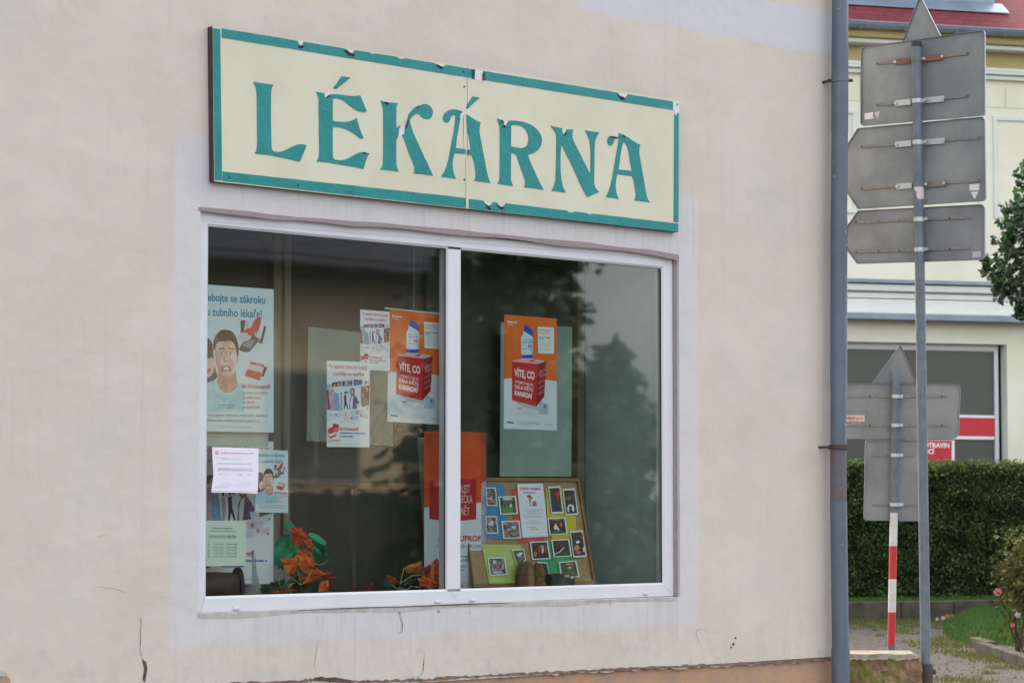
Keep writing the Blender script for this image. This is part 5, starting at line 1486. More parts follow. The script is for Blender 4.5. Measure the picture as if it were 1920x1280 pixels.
wz_b, wz_t = 1.15, fz(640)                       # shop window
wx0, wx1 = fs(1590) - 2.6, fs(1888)
ledge_z = fz(601)
eave_z = fz(62)
UPB = fz(128)
b = MB(FR)
for (x0, x1, z0, z1) in ((HX0, wx0, 0, ledge_z), (wx1, HX1, 0, ledge_z), (wx0, wx1, 0, wz_b), (wx0, wx1, wz_t, ledge_z)):
    b.face([(x0, 0, z0), (x1, 0, z0), (x1, 0, z1), (x0, 0, z1)], M_hw)
b.face([(HX0, 0, ledge_z), (HX1, 0, ledge_z), (HX1, 0, UPB), (HX0, 0, UPB)], M_hw)
b.face([(HX0, 0, UPB), (HX1, 0, UPB), (HX1, 0, eave_z), (HX0, 0, eave_z)], M_hy)
RV2 = .22
b.face([(wx1, 0, wz_b), (wx1, RV2, wz_b), (wx1, RV2, wz_t), (wx1, 0, wz_t)], M_hwhite)
b.face([(wx0, 0, wz_b), (wx0, 0, wz_t), (wx0, RV2, wz_t), (wx0, RV2, wz_b)], M_hwhite)
b.face([(wx0, 0, wz_t), (wx1, 0, wz_t), (wx1, RV2, wz_t), (wx0, RV2, wz_t)], M_hwhite)
b.face([(wx0, 0, wz_b), (wx0, RV2, wz_b), (wx1, RV2, wz_b), (wx1, 0, wz_b)], M_hwhite)
for x in (HX0, HX1): b.face([(x, 0, 0), (x, HD, 0), (x, HD, eave_z), (x, 0, eave_z)], M_hw)
b.face([(HX0, HD, 0), (HX1, HD, 0), (HX1, HD, eave_z), (HX0, HD, eave_z)], M_hw)
b.build('wall', house)
def hbox(name, x0, x1, d0, d1, z0, z1, m, bev=0):
    """box standing proud of the facade from d1 (back) to d0 (front, metres towards the street)"""
    k = MB(FR); k.box(x0, x1, -d0, -d1, z0, z1, m); return k.build(name, house, bev)
hbox('cornice', HX0 - .2, HX1 + .2, .34, -.0, fz(75), eave_z, M_hy, .02)
hbox('cornice', HX0 - .12, HX1 + .12, .26, .001, fz(84), fz(75) - .002, M_hwhite, .02)
hbox('moulding', HX0, HX1, .10, .001, fz(121), fz(115), M_hwhite, .01)
hbox('moulding', HX0, HX1, .14, .001, fz(128), fz(122), M_hwhite, .01)
hbox('moulding', HX0, HX1, .08, .001, fz(137), fz(129), M_hwhite, .01)
hbox('string_course', HX0, HX1, .10, .001, fz(585), fz(560), M_hwhite, .008)
hbox('string_course', HX0, HX1, .07, .001, fz(558), fz(548), M_hwhite, .008)
hbox('string_course', HX0, HX1, .13, .001, fz(545), fz(532), M_hwhite, .02)
hbox('ledge_flashing', HX0, HX1, .18, .001, fz(530), fz(523.5), M_zinc)
hbox('ledge_flashing', HX0, HX1, .30, .001, fz(600), fz(588), M_zinc, .01)
hbox('fascia', HX0, HX1, .24, .001, fz(588) + .001, fz(585), M_hwhite)
# panel joints and raised frames on the upper wall
M_joint = M('joint_line', '#a9ad9a', rough=.9)
for v in (188, 470): hbox('joint', HX0, HX1, .004, .0, fz(v + 1), fz(v), M_joint)
for u, v0, v1 in ((1884, 150, 187), (1612, 137, 187), (1720, 137, 187)):
    x = fs(u, v0); hbox('joint', x, x + .012, .004, 0, fz(v1), fz(v0), M_joint)
def rframe(u0, u1, v0, v1):
    x0, x1, z0, z1 = fs(u0, 300), fs(u1, 300), fz(v1), fz(v0); w = .07
    k = MB(FR)
    for a in ((x0, x1, z1 - w, z1), (x0, x1, z0, z0 + w), (x0, x0 + w, z0 + w, z1 - w), (x1 - w, x1, z0 + w, z1 - w)):
        k.box(a[0], a[1], -.03, -.001, a[2], a[3], M_hwhite)
    k.build('panel_moulding', house, .008)
rframe(1601, 1850, 204, 455) if False else None
rframe(1862, 2150, 205, 400); rframe(1480, 1606, 205, 400); rframe(1640, 1840, 205, 400)
# shop window
M_blind2 = None
def blinds():
    m, nt, b = new_mat('lowered_blind')
    p = pos(nt); sx = N(nt, 'ShaderNodeSeparateXYZ'); nt.links.new(p, sx.inputs[0])
    s_ = math_(nt, 'FRACT', math_(nt, 'MULTIPLY', sx.outputs[2], 22))
    c = mixc(nt, sstep(nt, s_, .55, .9), col('#4b4e45'), col('#42453c'))
    nt.links.new(mixc(nt, math_(nt, 'MULTIPLY', noise(nt, p, 1.2, 3), .5), c, col('#474b40')), b.inputs['Base Color'])
    b.inputs['Roughness'].default_value = .35
    return m
M_blind2 = blinds()
k = MB(FR); gx0, gx1 = wx0 + .06, fs(1865, 700, -.16)
k.box(gx0, gx1, .20, .212, wz_b + .05, wz_t - .09, M_blind2); pane = k.build('window', house)
k = MB(FR)
for a in ((wx0, wx0 + .06, wz_b, wz_t), (gx1 + .002, gx1 + .07, wz_b, wz_t), (wx0 + .061, gx1, wz_t - .088, wz_t), (wx0 + .061, gx1, wz_b, wz_b + .048)):
    k.box(a[0], a[1], .17, .2195, a[2], a[3], M_upvc)
zt = wz_t - .10
k.box(gx0, gx1, .185, .198, wz_t - .105, wz_t - .09, M_hwhite)
x = fs(1578, 700, -.16); k.box(x - .04, x + .04, .17, .199, wz_b + .05, wz_t - .09, M_upvc)
k.build('frame', pane)
M_redf = M('red_board', '#c3202e', rough=.45, var=.05)
M_wht2 = M('white_board', '#dfe0e4', rough=.5)
def fpl(o): return lambda u, v, off=0.0: hit(u, v, FO + FNn * (o + off), FNn)
c = Canvas(PXC, fpl(-.16)); ub = 1640
c.sheet(M_wht2, outline=[(ub, 774), (1865, 778.5), (1865, 824), (ub, 821)], thick=.02)
c.poly([(ub, 779), (1865, 783.5), (1865, 818), (ub, 815)], M_redf)
c.done('red_banner', 'long red banner with white edges across the shop window behind the sign posts', 'banner')
c = Canvas(PXC, fpl(-.13))
c.sheet(M_wht2, outline=[(1700, 824), (1790, 825), (1790, 866), (1700, 866)], thick=.02)
c.poly([(1704, 825), (1784.5, 826), (1784.5, 864.5), (1704, 864.5)], M_redf)
c.text('POTRAVIN', 1727, 838, 1780, 838.8, 8.4, M_wht2, .04); c.text('ICÍ', 1738, 850, 1752.5, 850.2, 8.4, M_wht2, .04)
c.done('food_shop_sign', 'small red sign with white lettering ending in OTRAVIN hanging below the red banner', 'sign')
# roof, gutter, dormer
gz = fz(40, off=.4)
k = MB(FR)
p0 = Vector((HX0 - .3, -.42, eave_z + .10)); p1 = Vector((HX1 + .3, -.42, eave_z + .10)); rise = 3.8; run = 4.9
q1 = p1 + Vector((0, run, rise)); q0 = p0 + Vector((0, run, rise))
k.face((p0, p1, q1, q0), M_hshingle)
k.face((p0 + Vector((0, 2 * run, 0)), q0, q1, p1 + Vector((0, 2 * run, 0))), M_hshingle)
for x in (HX0, HX1): k.face([(x, -.3, eave_z), (x, 2 * run - .4, eave_z), (x, run - .4, eave_z + rise)], M_hw)
k.box(HX0 - .2, HX1 + .2, -.40, .3, eave_z + .001, eave_z + .06, M_hy)
roof = k.build('roof', house)
uv = roof.data.uv_layers.new(name='UVMap')
for pl in roof.data.polygons:
    for li in pl.loop_indices:
        w = roof.data.vertices[roof.data.loops[li].vertex_index].co + parent_loc(house)
        uv.data[li].uv = ((w - FO).dot(FX), (w.z - eave_z) * 1.6)
k = MB(FR)
n = 10; cy, cz, r = -.46, eave_z + .09, .085
pr = None
for i in range(n + 1):
    a = math.pi + math.pi * i / n
    y, z = cy + r * math.cos(a), cz + r * math.sin(a)
    if pr: k.face(((HX0 - .3, pr[0], pr[1]), (HX1 + .3, pr[0], pr[1]), (HX1 + .3, y, z), (HX0 - .3, y, z)), M_zinc, True)
    pr = (y, z)
k.tube([k.P((HX0 - .3, cy - r, cz + .004)), k.P((HX1 + .3, cy - r, cz + .004))], .014, M_zinc, 8)
for u in (1610, 1693, 1790, 1880):
    x = fs(u, 50, .5); k.box(x, x + .03, cy - r - .01, cy + r, cz - r - .012, cz - r - .002, M_zinc)
k.build('gutter', roof)
# metal clad dormer: foot flashing lies on the roof slope
def slope_y(z): return -.42 + (z - (eave_z + .10)) * run / rise
dz = None
for i in range(400):                             # height on the slope that shows at photo row 22
    z = eave_z + .10 + i * .005
    pt_ = FO + FX * 1.0 + FY_ * slope_y(z) + UZ * z
    d_ = pt_ - CAM; v = 640 - FPX * d_.dot(UP) / d_.dot(FP)
    if v < 17: dz = z; break
dxr = fs(1893, 20)
k = MB(FR)
y0 = slope_y(dz)
k.prism([k.P((-3, y0 - .02, dz + .02)), k.P((dxr, y0 - .02, dz + .02)), k.P((dxr, y0 + .25, dz + .02 + .25 * rise / run)), k.P((-3, y0 + .25, dz + .02 + .25 * rise / run))], (0, 0, .015), M_zinc)
k.box(-3, dxr - .12, y0 + .26, y0 + 3.2, dz + .02, dz + 1.3, M_zinc)
k.box(-3.1, dxr, y0 + .1, y0 + 3.3, dz + 1.3, dz + 1.4, M_zinc)
k.build('dormer', roof)

# ------------------------------------------------------------------ ground
def gravel():
    m, nt, b = new_mat('gravel'); p = pos(nt)
    v = N(nt, 'ShaderNodeTexVoronoi'); v.inputs['Scale'].default_value = 34; nt.links.new(p, v.inputs['Vector'])
    sh = N(nt, 'ShaderNodeSeparateColor'); nt.links.new(v.outputs['Color'], sh.inputs[0])
    c = mixc(nt, sh.outputs[0], col('#4a4541'), col('#635d58'))
    c = mixc(nt, math_(nt, 'MULTIPLY', sstep(nt, noise(nt, p, .9, 5), .45, .7), .5), c, col('#574e47'))
    c = mixc(nt, math_(nt, 'MULTIPLY', sstep(nt, noise(nt, p, 2.2, 6, .7), .58, .7), .6), c, col('#4a4d30'))
    nt.links.new(c, b.inputs['Base Color']); b.inputs['Roughness'].default_value = 1; b.inputs['Specular IOR Level'].default_value = .02
    bump(nt, b, v.outputs['Distance'], .9, .03)
    return m
M_grav = gravel()
k = MB(); k.face([(-300, -300, 0), (300, -300, 0), (300, 300, 0), (-300, 300, 0)], M_grav)
tag(k.build('ground'), 'dark gravel ground', 'ground', kind='structure')
M_asph = M('asphalt', '#4b4b4d', rough=.9, h2='#565452', vs=2, bmp=.5, bs=90)
M_pave = M('paving', '#8d8a85', rough=.9, h2='#7d7a75', vs=3, bmp=.4, bs=60)
k = MB(); k.box(XL - 30, X_END + 1.0, -1.9, .0, -.2, .12, M_pave); tag(k.build('pavement'), 'grey pavement along the pharmacy', 'pavement', kind='structure')
k = MB(); k.face([(-120, -16, .004), (40, -16, .004), (40, -1.9, .004), (-120, -1.9, .004)], M_asph); tag(k.build('road'), 'asphalt street in front of the pharmacy', 'road', kind='structure')

# ------------------------------------------------------------------ low wall, hedge, lawn
def kerbstone(name):
    m, nt, b = new_mat(name); p = pos(nt)
    c = mixc(nt, sstep(nt, noise(nt, p, 5, 6, .65), .35, .65), col('#5a554d'), col('#413d37'))
    c = mixc(nt, math_(nt, 'MULTIPLY', sstep(nt, noise(nt, p, 2.5, 5), .5, .66), .6), c, col('#55573a'))
    nt.links.new(c, b.inputs['Base Color']); b.inputs['Roughness'].default_value = 1; b.inputs['Specular IOR Level'].default_value = .05
    bump(nt, b, noise(nt, p, 40, 4), .7, .01)
    return m
M_kerb = kerbstone('mossy_concrete')
KO = GR(1592, 1163.5); KZ = AT(1592, 1128, (KO - CAM).dot(F)).z
KFR = (Vector((KO.x, KO.y, 0)), FX, FY_, UZ)
def ks(u): return (hit(u, 1145, KFR[0], FNn) - KFR[0]).dot(FX)
kw = empty('garden_wall', KFR[0] + FX * 1.2, 'low mossy concrete block wall in front of the hedge', 'wall')
cuts = [ks(1592) + .02 - .0] + [ks(1690), ks(1789.5)]
x = cuts[-1]
while x < 9: x += cuts[2] - cuts[1]; cuts.append(x)
for i, (a, c2) in enumerate(zip(cuts, cuts[1:])):
    k = MB(KFR); k.box(a + .006, c2 - .006, .004 * (i % 2), .20, -.05, KZ + .004 * ((i * 7) % 3 - 1), M_kerb); k.build('block', kw, .012)
# hedge
HZ = AT(1700, 868, 39.0).z
HO = AT(1592, 949, 38.9); HO.z = 0
HFR = (HO, FX, FY_, UZ)
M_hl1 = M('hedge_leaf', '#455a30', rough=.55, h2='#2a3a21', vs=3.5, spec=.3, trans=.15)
M_hl2 = M('hedge_leaf_lit', '#73883f', rough=.5, h2='#56702f', vs=9, spec=.4, trans=.2)  # paler copy for the hedge top: overhead light painted into the leaves
M_hcore = M('hedge_dark_core', '#22261a', rough=1, var=.4, vs=8)
hedge = empty('hedge', HO + FX * 1.2, 'tall clipped green hedge behind the low wall', 'hedge')
k = MB(HFR); k.box(-1.7, 5.4, .45, .95, 0, HZ - .55, M_hcore); k.build('twigs', hedge)  # solid dark core, its colour standing for the shade among the leaves
rh = random.Random(21)
k = MB(HFR)
i1, i2 = k.mi(M_hl1), k.mi(M_hl2)
def quick_leaf(k, c, s_, mi_, rnd, flat=0.0):
    a = Vector((rnd.gauss(0, 1), rnd.gauss(0, 1), rnd.gauss(0, 1))).normalized()
    if flat: a = (a + Vector((0, 0, flat))).normalized()
    t = a.orthogonal().normalized(); t = (Matrix.Rotation(rnd.uniform(0, 6.28), 3, a) @ t)
    b_ = a.cross(t)
    i = len(k.v)
    for (x, y) in ((-.5, 0), (0, -.3), (.5, 0), (0, .3)):
        k.v.append(k.P(Vector(c) + t * x * s_ + b_ * y * s_))
    k.f.append((i, i + 1, i + 2, i + 3)); k.m.append(mi_); k.sm.append(False)
def hed(x, z): return .05 * math.sin(x * 3.1 + z * 2) + .04 * math.sin(x * 7.7 - z * 5) + .03 * math.sin(z * 11 + x * 2)
xm0, xm1 = -1.9, 5.6
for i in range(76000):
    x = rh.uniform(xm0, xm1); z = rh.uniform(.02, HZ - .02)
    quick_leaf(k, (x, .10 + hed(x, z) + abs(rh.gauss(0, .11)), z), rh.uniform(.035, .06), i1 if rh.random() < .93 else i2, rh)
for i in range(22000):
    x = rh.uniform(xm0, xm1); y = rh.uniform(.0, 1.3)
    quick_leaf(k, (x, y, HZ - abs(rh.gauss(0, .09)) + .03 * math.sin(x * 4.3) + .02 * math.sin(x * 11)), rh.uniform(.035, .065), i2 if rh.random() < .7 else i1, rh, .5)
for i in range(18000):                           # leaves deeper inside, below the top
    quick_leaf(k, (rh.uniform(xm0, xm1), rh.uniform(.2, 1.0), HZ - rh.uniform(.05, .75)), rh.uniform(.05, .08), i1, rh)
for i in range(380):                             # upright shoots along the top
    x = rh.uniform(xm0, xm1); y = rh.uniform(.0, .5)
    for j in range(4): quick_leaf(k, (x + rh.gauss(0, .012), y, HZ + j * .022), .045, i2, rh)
for i in range(14000):                           # both ends and the rear side
    z = rh.uniform(.02, HZ)
    if i % 2: quick_leaf(k, (rh.choice((xm0, xm1)) + rh.gauss(0, .07), rh.uniform(.1, 1.3), z), rh.uniform(.04, .07), i1, rh)
    else: quick_leaf(k, (rh.uniform(xm0, xm1), 1.3 + rh.gauss(0, .08), z), rh.uniform(.06, .09), i1, rh)
k.build('foliage', hedge)
# grass
M_gr = M('grass_blade', '#3a5a25', rough=.6, h2='#4d6a2e', vs=7, trans=.25, spec=.3)
M_gr2 = M('dry_grass', '#666935', rough=.8, h2='#4a562a', vs=7, trans=.25, spec=.3)
M_soil = M('soil', '#2f3a1d', rough=1, h2='#3d4a22', vs=4, bmp=.6, bs=30, spec=.02)
def blades(k, pts, h, w, m, rnd):
    mi_ = k.mi(m)
    for p in pts:
        a = rnd.uniform(0, 6.28); hh = h * rnd.uniform(.5, 1.2); ln = hh * rnd.uniform(.1, .7); b_ = rnd.uniform(0, 6.28)
        d_ = Vector((math.cos(a), math.sin(a), 0)) * w / 2
        tip = Vector(p) + Vector((math.cos(b_) * ln, math.sin(b_) * ln, hh))
        i = len(k.v)
        k.v += [Vector(p) - d_, Vector(p) + d_, tip]
        k.f.append((i, i + 1, i + 2)); k.m.append(mi_); k.sm.append(False)
rg = random.Random(31)
# strip on top of the low wall / foot of the hedge
k = MB(KFR); k.box(-3, 9, .2, 2.4, -.02, KZ - .02, M_soil)
k.fr = None
o_, X_, Y_ = KFR[0], FX, FY_
blades(k, [o_ + X_ * rg.uniform(-.9, 4.3) + Y_ * rg.uniform(.12, 1.6) + UZ * (KZ - .03) for _ in range(7000)], .07, .012, M_gr, rg)
tag(k.build('verge'), 'narrow grass verge along the foot of the hedge', 'grass', kind='stuff')
# lawn mound
lawn_out = [(1768, 1178), (1772, 1165), (1795, 1153), (1840, 1149), (1920, 1146), (2100, 1143), (2100, 1215), (1920, 1205), (1860, 1200), (1815, 1200), (1785, 1194)]
LP = [GR(u, v + 8) for u, v in lawn_out]
lc = sum(LP, Vector()) / len(LP)
def in_poly(p, poly):
    r = False; n = len(poly)
    for i in range(n):
        a, c2 = poly[i], poly[i - 1]
        if (a.y > p.y) != (c2.y > p.y) and p.x < (c2.x - a.x) * (p.y - a.y) / (c2.y - a.y) + a.x: r = not r
    return r
def mound(p):
    d_ = min((Vector((p.x, p.y)) - Vector((q.x, q.y))).length for q in LPd)
    return min(.155, d_ * .5)
LPd = []
for a, c2 in zip(LP, LP[1:] + LP[:1]):
    for i in range(8): LPd.append(a.lerp(c2, i / 8))
k = MB()
for i in range(len(LPd)):
    a, c2 = LPd[i], LPd[(i + 1) % len(LPd)]
    a1, c1 = a.lerp(lc, .12), c2.lerp(lc, .12)
    a1 = a1 + UZ * .10; c1 = c1 + UZ * .10
    k.face((a, c2, c1, a1), M_soil, True); k.face((a1, c1, lc + UZ * .16), M_soil, True)
bx = [min(p.x for p in LP), max(p.x for p in LP), min(p.y for p in LP), max(p.y for p in LP)]
pts = []
while len(pts) < 22000:
    p = Vector((rg.uniform(bx[0], bx[1]), rg.uniform(bx[2], bx[3]), 0))
    if in_poly(p, LP): p.z = mound(p); pts.append(p)
blades(k, pts, .075, .014, M_gr, rg)
tag(k.build('lawn'), 'small raised bed of short green grass beside the gravel path', 'grass', kind='stuff')
# bed edging
eg = empty('bed_edging', GR(1860, 1232), 'mossy stone edging of the flower bed at the lower right', 'edging')
epx = [(1817, 1212), (1850, 1222), (1890, 1235), (1930, 1248), (1985, 1268)]
for (a, c2) in zip(epx, epx[1:]):
    A_, C_ = GR(*a), GR(*c2); t = (C_ - A_).normalized(); s_ = Vector((-t.y, t.x, 0))
    if s_.dot(F) < 0: s_ = -s_
    k = MB((A_, t, s_, UZ)); k.box(.006, (C_ - A_).length - .006, 0, .12, -.1, .115, M_kerb); k.build('edging_stone', eg, .012)
# weeds on the gravel
k = MB(); pts = []
def tuft(u, v, r, n):
    c = GR(u, v)
    for _ in range(n):
        a, d_ = rg.uniform(0, 6.28), r * rg.random() ** .7
        pts.append(c + F * math.sin(a) * d_ * 1.6 + RT * math.cos(a) * d_)
for i in range(70): tuft(rg.uniform(1590, 1800), 1163.5 + rg.expovariate(1 / 6), .12, 26)
for u, v, r, n in ((1660, 1180, .1, 30), (1640, 1182, .07, 20), (1735, 1205, .3, 160), (1760, 1212, .35, 160), (1790, 1210, .3, 160), (1760, 1200, .2, 90), (1775, 1222, .3, 120), (1830, 1228, .35, 200), (1850, 1232, .35, 220), (1870, 1240, .3, 160), (1895, 1252, .25, 120), (1780, 1275, .3, 120), (1810, 1276, .3, 130), (1700, 1187, .2, 60), (1610, 1172, .2, 60), (1850, 1262, .15, 50)):
    tuft(u, v, r, n)
blades(k, pts, .05, .016, M_gr2, rg)
tag(k.build('weeds'), 'weeds and moss growing in the gravel', 'weeds', kind='stuff')
# loose stones
k = MB(); M_peb = M('pebbles', '#6a655f', rough=1, h2='#45413d', spec=.02, vs=15)
for i in range(900):
    c = GR(rg.uniform(1590, 1940), rg.uniform(1168, 1290)); r = rg.uniform(.008, .022)
    q_ = [c + Vector((math.cos(a) * r * rg.uniform(.7, 1.2), math.sin(a) * r * rg.uniform(.7, 1.2), 0)) for a in (0, 1.26, 2.5, 3.8, 5)]
    tp = c + UZ * r * .8
    for a in range(5): k.face((q_[a], q_[(a + 1) % 5], tp), M_peb, False, True)
tag(k.build('loose_stones'), 'loose stones on the gravel path', 'gravel', kind='stuff')

# rose bush
M_rl = M('rose_leaf', '#4b4722', rough=.7, h2='#625c28', vs=8, trans=.2, spec=.15)
M_rl2 = M('rose_leaf_green', '#2f3f1f', rough=.7, h2='#424d25', vs=8, trans=.2, spec=.15)
M_rs = M('rose_stem', '#4a3a2a', rough=.8)
M_rp = M('pink_petal', '#d8627f', rough=.6, h2='#e58aa0', vs=40, trans=.3)
M_rw = M('pale_petal', '#d9c9c9', rough=.6, trans=.3)
M_ro = M('orange_petal', '#d07a4a', rough=.6, trans=.3)
RB = GR(1915, 1222); ZR = (RB - CAM).dot(F)
rose = empty('rose_bush', RB, 'sparse olive rose bush with a pink bloom at the right edge', 'bush')
def rpt(u, v, dz_=0): return AT(u, v, ZR + dz_)
k = MB()
for (u, v) in ((1874, 1112), (1862, 1070), (1885, 1020), (1905, 1000), (1935, 1015), (1960, 1040), (1880, 1150), (1905, 1060), (1985, 1080)):
    e = rpt(u, v, rg.uniform(-.3, .3)); m1 = RB.lerp(e, .5) + Vector((rg.uniform(-.06, .06), rg.uniform(-.06, .06), .08))
    k.tube([RB + RT * rg.uniform(-.08, .08), m1, e], [.010, .007, .003], M_rs, 6)
k.build('stems', rose)
k = MB(); a1, a2 = k.mi(M_rl), k.mi(M_rl2)
for i in range(5200):
    u, v = rg.gauss(1925, 30), rg.gauss(1085, 45)
    if v < 985 or u < 1855 or v > 1195: continue
    dens = math.sin(u * .19) * math.sin(v * .17 + u * .05)
    if dens < -.25 and rg.random() < .8: continue
    if v > 1130 and rg.random() < .5: continue
    quick_leaf(k, rpt(u, v, rg.gauss(0, .3)), rg.uniform(.04, .075), a1 if rg.random() < .6 else a2, rg)
k.build('leaves', rose)
def bloom(u, v, s_, m, name='bloom'):
    k = MB(); c = rpt(u, v, -.35); mi_ = k.mi(m)
    for r in range(3):
        for j in range(6):
            a = j * 1.047 + r * .5; d_ = RT * math.cos(a) + UZ * math.sin(a)
            t = RT * -math.sin(a) + UZ * math.cos(a); rr_ = s_ * (.35 + .3 * r)
            k.face((c - F * s_ * .3 * (2 - r) * .6, c + d_ * rr_ * .8 + t * rr_ * .5 - F * s_ * (.25 - .1 * r), c + d_ * rr_ * 1.1 + F * .01 * r, c + d_ * rr_ * .8 - t * rr_ * .5 - F * s_ * (.25 - .1 * r)), m, True, True)
    k.build(name, rose)
bloom(1871, 1109, .042, M_rp); bloom(1909, 1152, .035, M_rw); bloom(1899, 1172, .024, M_rp)
# low flowers by the path
fl = empty('low_flowers', GR(1777, 1170), 'tiny orange and white flowers at the left tip of the grass bed', 'flowers')
for (u, v, s_, m) in ((1777, 1158, .04, M_ro), (1768, 1160, .025, M_rw), (1757, 1162, .02, M_rw), (1786, 1156, .02, M_rw)):
    k = MB(); c = GR(u, v + 6) + UZ * .06
    for j in range(6):
        a = j * 1.047; k.face((c, c + (RT * math.cos(a - .5) + UZ * math.sin(a - .5)) * s_, c + (RT * math.cos(a) + UZ * math.sin(a)) * s_ * 1.2 - F * .01, c + (RT * math.cos(a + .5) + UZ * math.sin(a + .5)) * s_), m, True, True)
    k.tube([GR(u, v + 6), c], .004, M_rl2, 5); k.build('flower', fl)

# ------------------------------------------------------------------ leafy tree at the right edge
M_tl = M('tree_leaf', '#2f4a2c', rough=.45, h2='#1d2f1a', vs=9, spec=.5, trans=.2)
M_tl2 = M('tree_leaf_lit', '#4d6d3a', rough=.4, h2='#385530', vs=9, spec=.5, trans=.25)  # lighter copy, mostly on clump tops: shading painted into the crown
M_bark = M('bark', '#4a4238', rough=.95, h2='#3a342c', vs=14, bmp=1, bs=30, bd=.02)
ZT_ = 30.0
tb0 = AT(2080, 949, ZT_); tb0.z = 0
tree = empty('leafy_tree', tb0, 'dark green maple branches reaching in from the right edge', 'tree')
k = MB()
k.tube([tb0 - UZ * .1, tb0 + UZ * 1.6 + RT * .03, AT(2075, 640, ZT_), AT(2062, 480, ZT_), AT(2055, 330, ZT_)], [.16, .13, .11, .08, .03], M_bark, 14)
for (u, v, dz_) in ((1930, 470, -.1), (1905, 530, .1), (1925, 360, .3), (1980, 300, -.3), (2150, 380, .2), (2200, 500, -.3), (2000, 560, -.5)):
    s0 = AT(2068, 560 - (600 - v) * .25, ZT_); k.tube([s0, s0.lerp(AT(u, v, ZT_ + dz_), .5) + UZ * .05, AT(u, v, ZT_ + dz_)], [.04, .025, .008], M_bark, 8)
k.build('trunk', tree)
SM = [(0, -.5), (.2, -.38), (.5, -.3), (.36, -.1), (.55, .12), (.24, .14), (.2, .34), (0, .6), (-.2, .34), (-.24, .14), (-.55, .12), (-.36, -.1), (-.5, -.3), (-.2, -.38)]
k = MB(); t1_, t2_ = k.mi(M_tl), k.mi(M_tl2)
rl = random.Random(77)
clumps = [(1925, 540, 46), (1905, 480, 40), (1890, 520, 40), (1868, 505, 26), (1878, 545, 26), (1916, 420, 42), (1935, 350, 40), (1918, 575, 26), (1885, 452, 28), (1902, 392, 26), (1926, 318, 22), (1960, 470, 60), (1970, 380, 60), (2000, 540, 60), (2040, 430, 80), (2100, 500, 80), (2080, 360, 70), (2150, 430, 70), (1985, 590, 40), (1850, 500, 14), (1912, 590, 14), (1848, 487, 10)]
def tleaf(c, s_, mi_, rnd):
    a = Vector((rnd.gauss(0, 1), rnd.gauss(0, 1), rnd.gauss(.5, .8))).normalized()
    t = Matrix.Rotation(rnd.uniform(0, 6.28), 3, a) @ a.orthogonal().normalized(); b_ = a.cross(t)
    i = len(k.v); n = len(SM)
    k.v.append(c - a * s_ * .06)
    for (x, y) in SM: k.v.append(c + t * x * s_ + b_ * y * s_ - a * s_ * .25 * (x * x + y * y))
    for j in range(n):
        k.f.append((i, i + 1 + j, i + 1 + (j + 1) % n)); k.m.append(mi_); k.sm.append(True)
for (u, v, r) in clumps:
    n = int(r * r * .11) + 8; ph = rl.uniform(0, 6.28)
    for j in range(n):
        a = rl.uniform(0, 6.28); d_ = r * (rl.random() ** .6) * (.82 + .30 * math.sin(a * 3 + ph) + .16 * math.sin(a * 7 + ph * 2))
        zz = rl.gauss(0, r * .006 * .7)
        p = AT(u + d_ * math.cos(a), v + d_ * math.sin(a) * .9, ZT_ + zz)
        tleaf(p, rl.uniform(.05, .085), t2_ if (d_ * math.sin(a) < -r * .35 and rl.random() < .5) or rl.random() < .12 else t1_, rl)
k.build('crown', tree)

# ------------------------------------------------------------------ across the street (seen mirrored in the glass)
M_ob = M('opposite_plaster', '#cdb594', rough=.9, h2='#bda585', vs=1.2, bmp=.2, bs=20)
M_od = M('dark_eave', '#2f3038', rough=.7, h2='#3a3a44', vs=5)
op = empty('opposite_house', (14, -18, 0), 'ochre house with dark eaves across the street, mirrored in the shop window', 'building')
k = MB()
OXa, OXb, OYf = 5.0, 19.3, -18.0
k.box(OXa, OXb, OYf - 9, OYf, 0, 4.75, M_ob); k.build('wall', op)
k = MB()
k.box(OXa - .5, OXb + .3, OYf - 9.5, OYf + .65, 4.751, 5.0, M_od)
k.prism([(OXb + .3, OYf + .65, 5.0), (OXb + .3, OYf - 4.4, 8.9), (OXb + .3, OYf - 9.5, 5.0)], (-(OXb - OXa + .8), 0, 0), M_od)
k.tube([(OXa - .5, OYf + .74, 4.86), (OXb + .3, OYf + .74, 4.86)], .075, M_od, 10); k.build('roof', op)
def owin(x0, x1, z0, z1):
    k = MB(); k.box(x0, x1, OYf + .001, OYf + .05, z0, z1, M('weathered_wood', '#8b8478', rough=.8)); f_ = k.build('window', op)
    k = MB(); m_ = (x0 + x1) / 2
    for a, c2 in ((x0 + .08, m_ - .04), (m_ + .04, x1 - .08)): k.box(a, c2, OYf + .051, OYf + .06, z0 + .08, z1 - .08, M_dark)
    k.build('pane', f_)
pf = empty('added_fence', (13, -15.6, 0), 'added dark brown plank fence across the street, darkening the low mirrored view', 'fence')  # added out of view to darken the lower part of the glass reflection
M_fence = M('dark_planks', '#66503f', rough=.85, h2='#4a3b30', vs=5, spec=.1)
k = MB()
for i in range(70):
    x = 7.0 + i * .16; k.box(x, x + .145, -15.62, -15.595, .05, 1.78 + .03 * math.sin(i * 2.7), M_fence)
k.build('planks', pf)
k = MB(); k.box(6.9, 18.3, -15.67, -15.625, .35, .45, M_fence); k.box(6.9, 18.3, -15.67, -15.625, 1.4, 1.5, M_fence); k.build('rails', pf)
owin(15.2, 16.9, 1.9, 3.5); owin(11.2, 12.6, 1.9, 3.5); owin(7.6, 9.0, 1.9, 3.5)
k = MB(); k.box(13.4, 14.6, OYf + .001, OYf + .06, .02, 2.3, M_slat); k.build('door', op)
k = MB(); k.box(OXa, OXb, OYf + .001, OYf + .03, .01, .7, M_base); k.build('plinth', op)

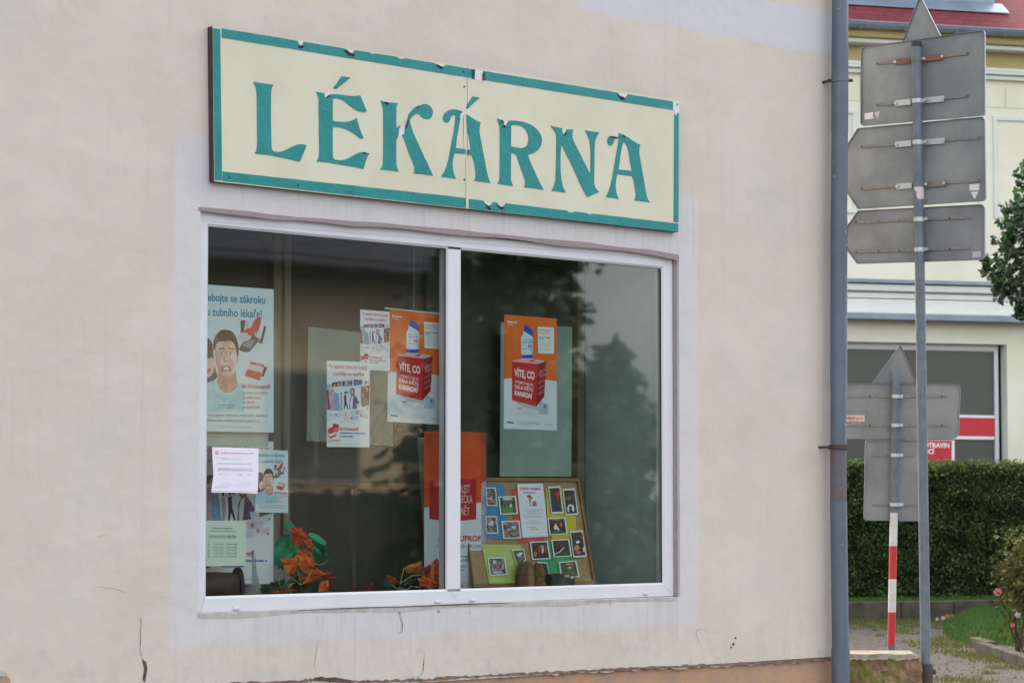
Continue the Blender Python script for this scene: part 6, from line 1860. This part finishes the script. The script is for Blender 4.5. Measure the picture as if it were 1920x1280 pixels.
def conifer(x, y, h, r, label, seed):
    e = empty('spruce_tree', (x, y, 0), label, 'tree', 'spruces across the street')
    rnd = random.Random(seed); k = MB(); k.tube([(x, y, -.1), (x, y, h * .6), (x, y, h)], [.2, .12, .02], M_bark, 10); k.build('trunk', e)
    k = MB(); a1, a2 = k.mi(M_tl), k.mi(M_hl1)
    nl = int(h / .32)
    for i in range(nl):
        z = h * (.06 + .94 * i / nl); rr_ = r * (1 - z / h) ** .85 + .1
        for j in range(11):
            a = rnd.uniform(0, 6.28); L = rr_ * rnd.uniform(.7, 1.1); dr = rnd.uniform(.15, .45)
            for s_ in range(int(14 + L * 34)):
                t = rnd.random() ** .6
                quick_leaf(k, (x + math.cos(a) * L * t + rnd.gauss(0, .09), y + math.sin(a) * L * t + rnd.gauss(0, .09), z - dr * L * t * t + rnd.gauss(0, .06)), rnd.uniform(.10, .19), a1 if rnd.random() < .6 else a2, rnd)
    for i in range(int(h * 90)):                 # the dense dark inside of the crown
        z = h * (.05 + .9 * rnd.random()); rr_ = r * (1 - z / h) ** .85 * .75 * rnd.random() ** .5; a = rnd.uniform(0, 6.28)
        quick_leaf(k, (x + math.cos(a) * rr_, y + math.sin(a) * rr_, z), rnd.uniform(.4, .75), a1, rnd)
    k.build('crown', e)
conifer(15.2, -13.4, 8.5, 2.1, 'tall dark spruce at the end of the ochre house across the street', 1)
conifer(21.6, -17.5, 4.2, 1.5, 'shorter spruce standing behind the tall one across the street', 2)
# a pale house far down the street, also only in the reflection
fh = empty('grey_house', (34, -24, 0), 'pale grey house with a dark roof down the street behind the spruces', 'building')
k = MB(); k.box(27, 45, -34, -24, 0, 2.7, M('grey_render', '#b2b6b4', rough=.9, var=.1, vs=1)); k.build('wall', fh)
k = MB(); k.prism([(26.6, -23.5, 2.7), (26.6, -29, 3.9), (26.6, -34.5, 2.7)], (19, 0, 0), M_od); k.build('roof', fh)

# ------------------------------------------------------------------ light
world = bpy.data.worlds.new('World'); scene.world = world; world.use_nodes = True
nt = world.node_tree; bg = nt.nodes['Background']
sky = nt.nodes.new('ShaderNodeTexSky'); sky.sky_type = 'NISHITA'; sky.sun_disc = False
SUN_EL, SUN_HD = R_(52), R_(62)                 # direction towards the sun
sky.sun_elevation = SUN_EL; sky.sun_rotation = math.pi / 2 - SUN_HD
sky.dust_density = 4.0; sky.air_density = 1.0; sky.ozone_density = 1.0
hs = nt.nodes.new('ShaderNodeHueSaturation'); hs.inputs['Saturation'].default_value = .26
nt.links.new(sky.outputs[0], hs.inputs['Color']); nt.links.new(hs.outputs[0], bg.inputs['Color'])
bg.inputs['Strength'].default_value = .15
sd = bpy.data.lights.new('sun', 'SUN'); sd.energy = .5; sd.angle = R_(40); sd.color = (1, .97, .93)
so = bpy.data.objects.new('sun', sd); COL.objects.link(so)
dv = Vector((math.cos(SUN_EL) * math.cos(SUN_HD), math.cos(SUN_EL) * math.sin(SUN_HD), math.sin(SUN_EL)))
so.rotation_euler = dv.to_track_quat('Z', 'Y').to_euler(); so.location = (0, -20, 20)
scene.view_settings.view_transform = 'Standard'; scene.view_settings.look = 'None'
scene.view_settings.exposure = EXPOSURE; scene.view_settings.gamma = 1
scene.render.engine = 'CYCLES'
scene.cycles.use_denoising = True
scene.cycles.max_bounces = 8; scene.cycles.transparent_max_bounces = 16; scene.cycles.sample_clamp_indirect = 6
scene.cycles.caustics_reflective = False; scene.cycles.caustics_refractive = False
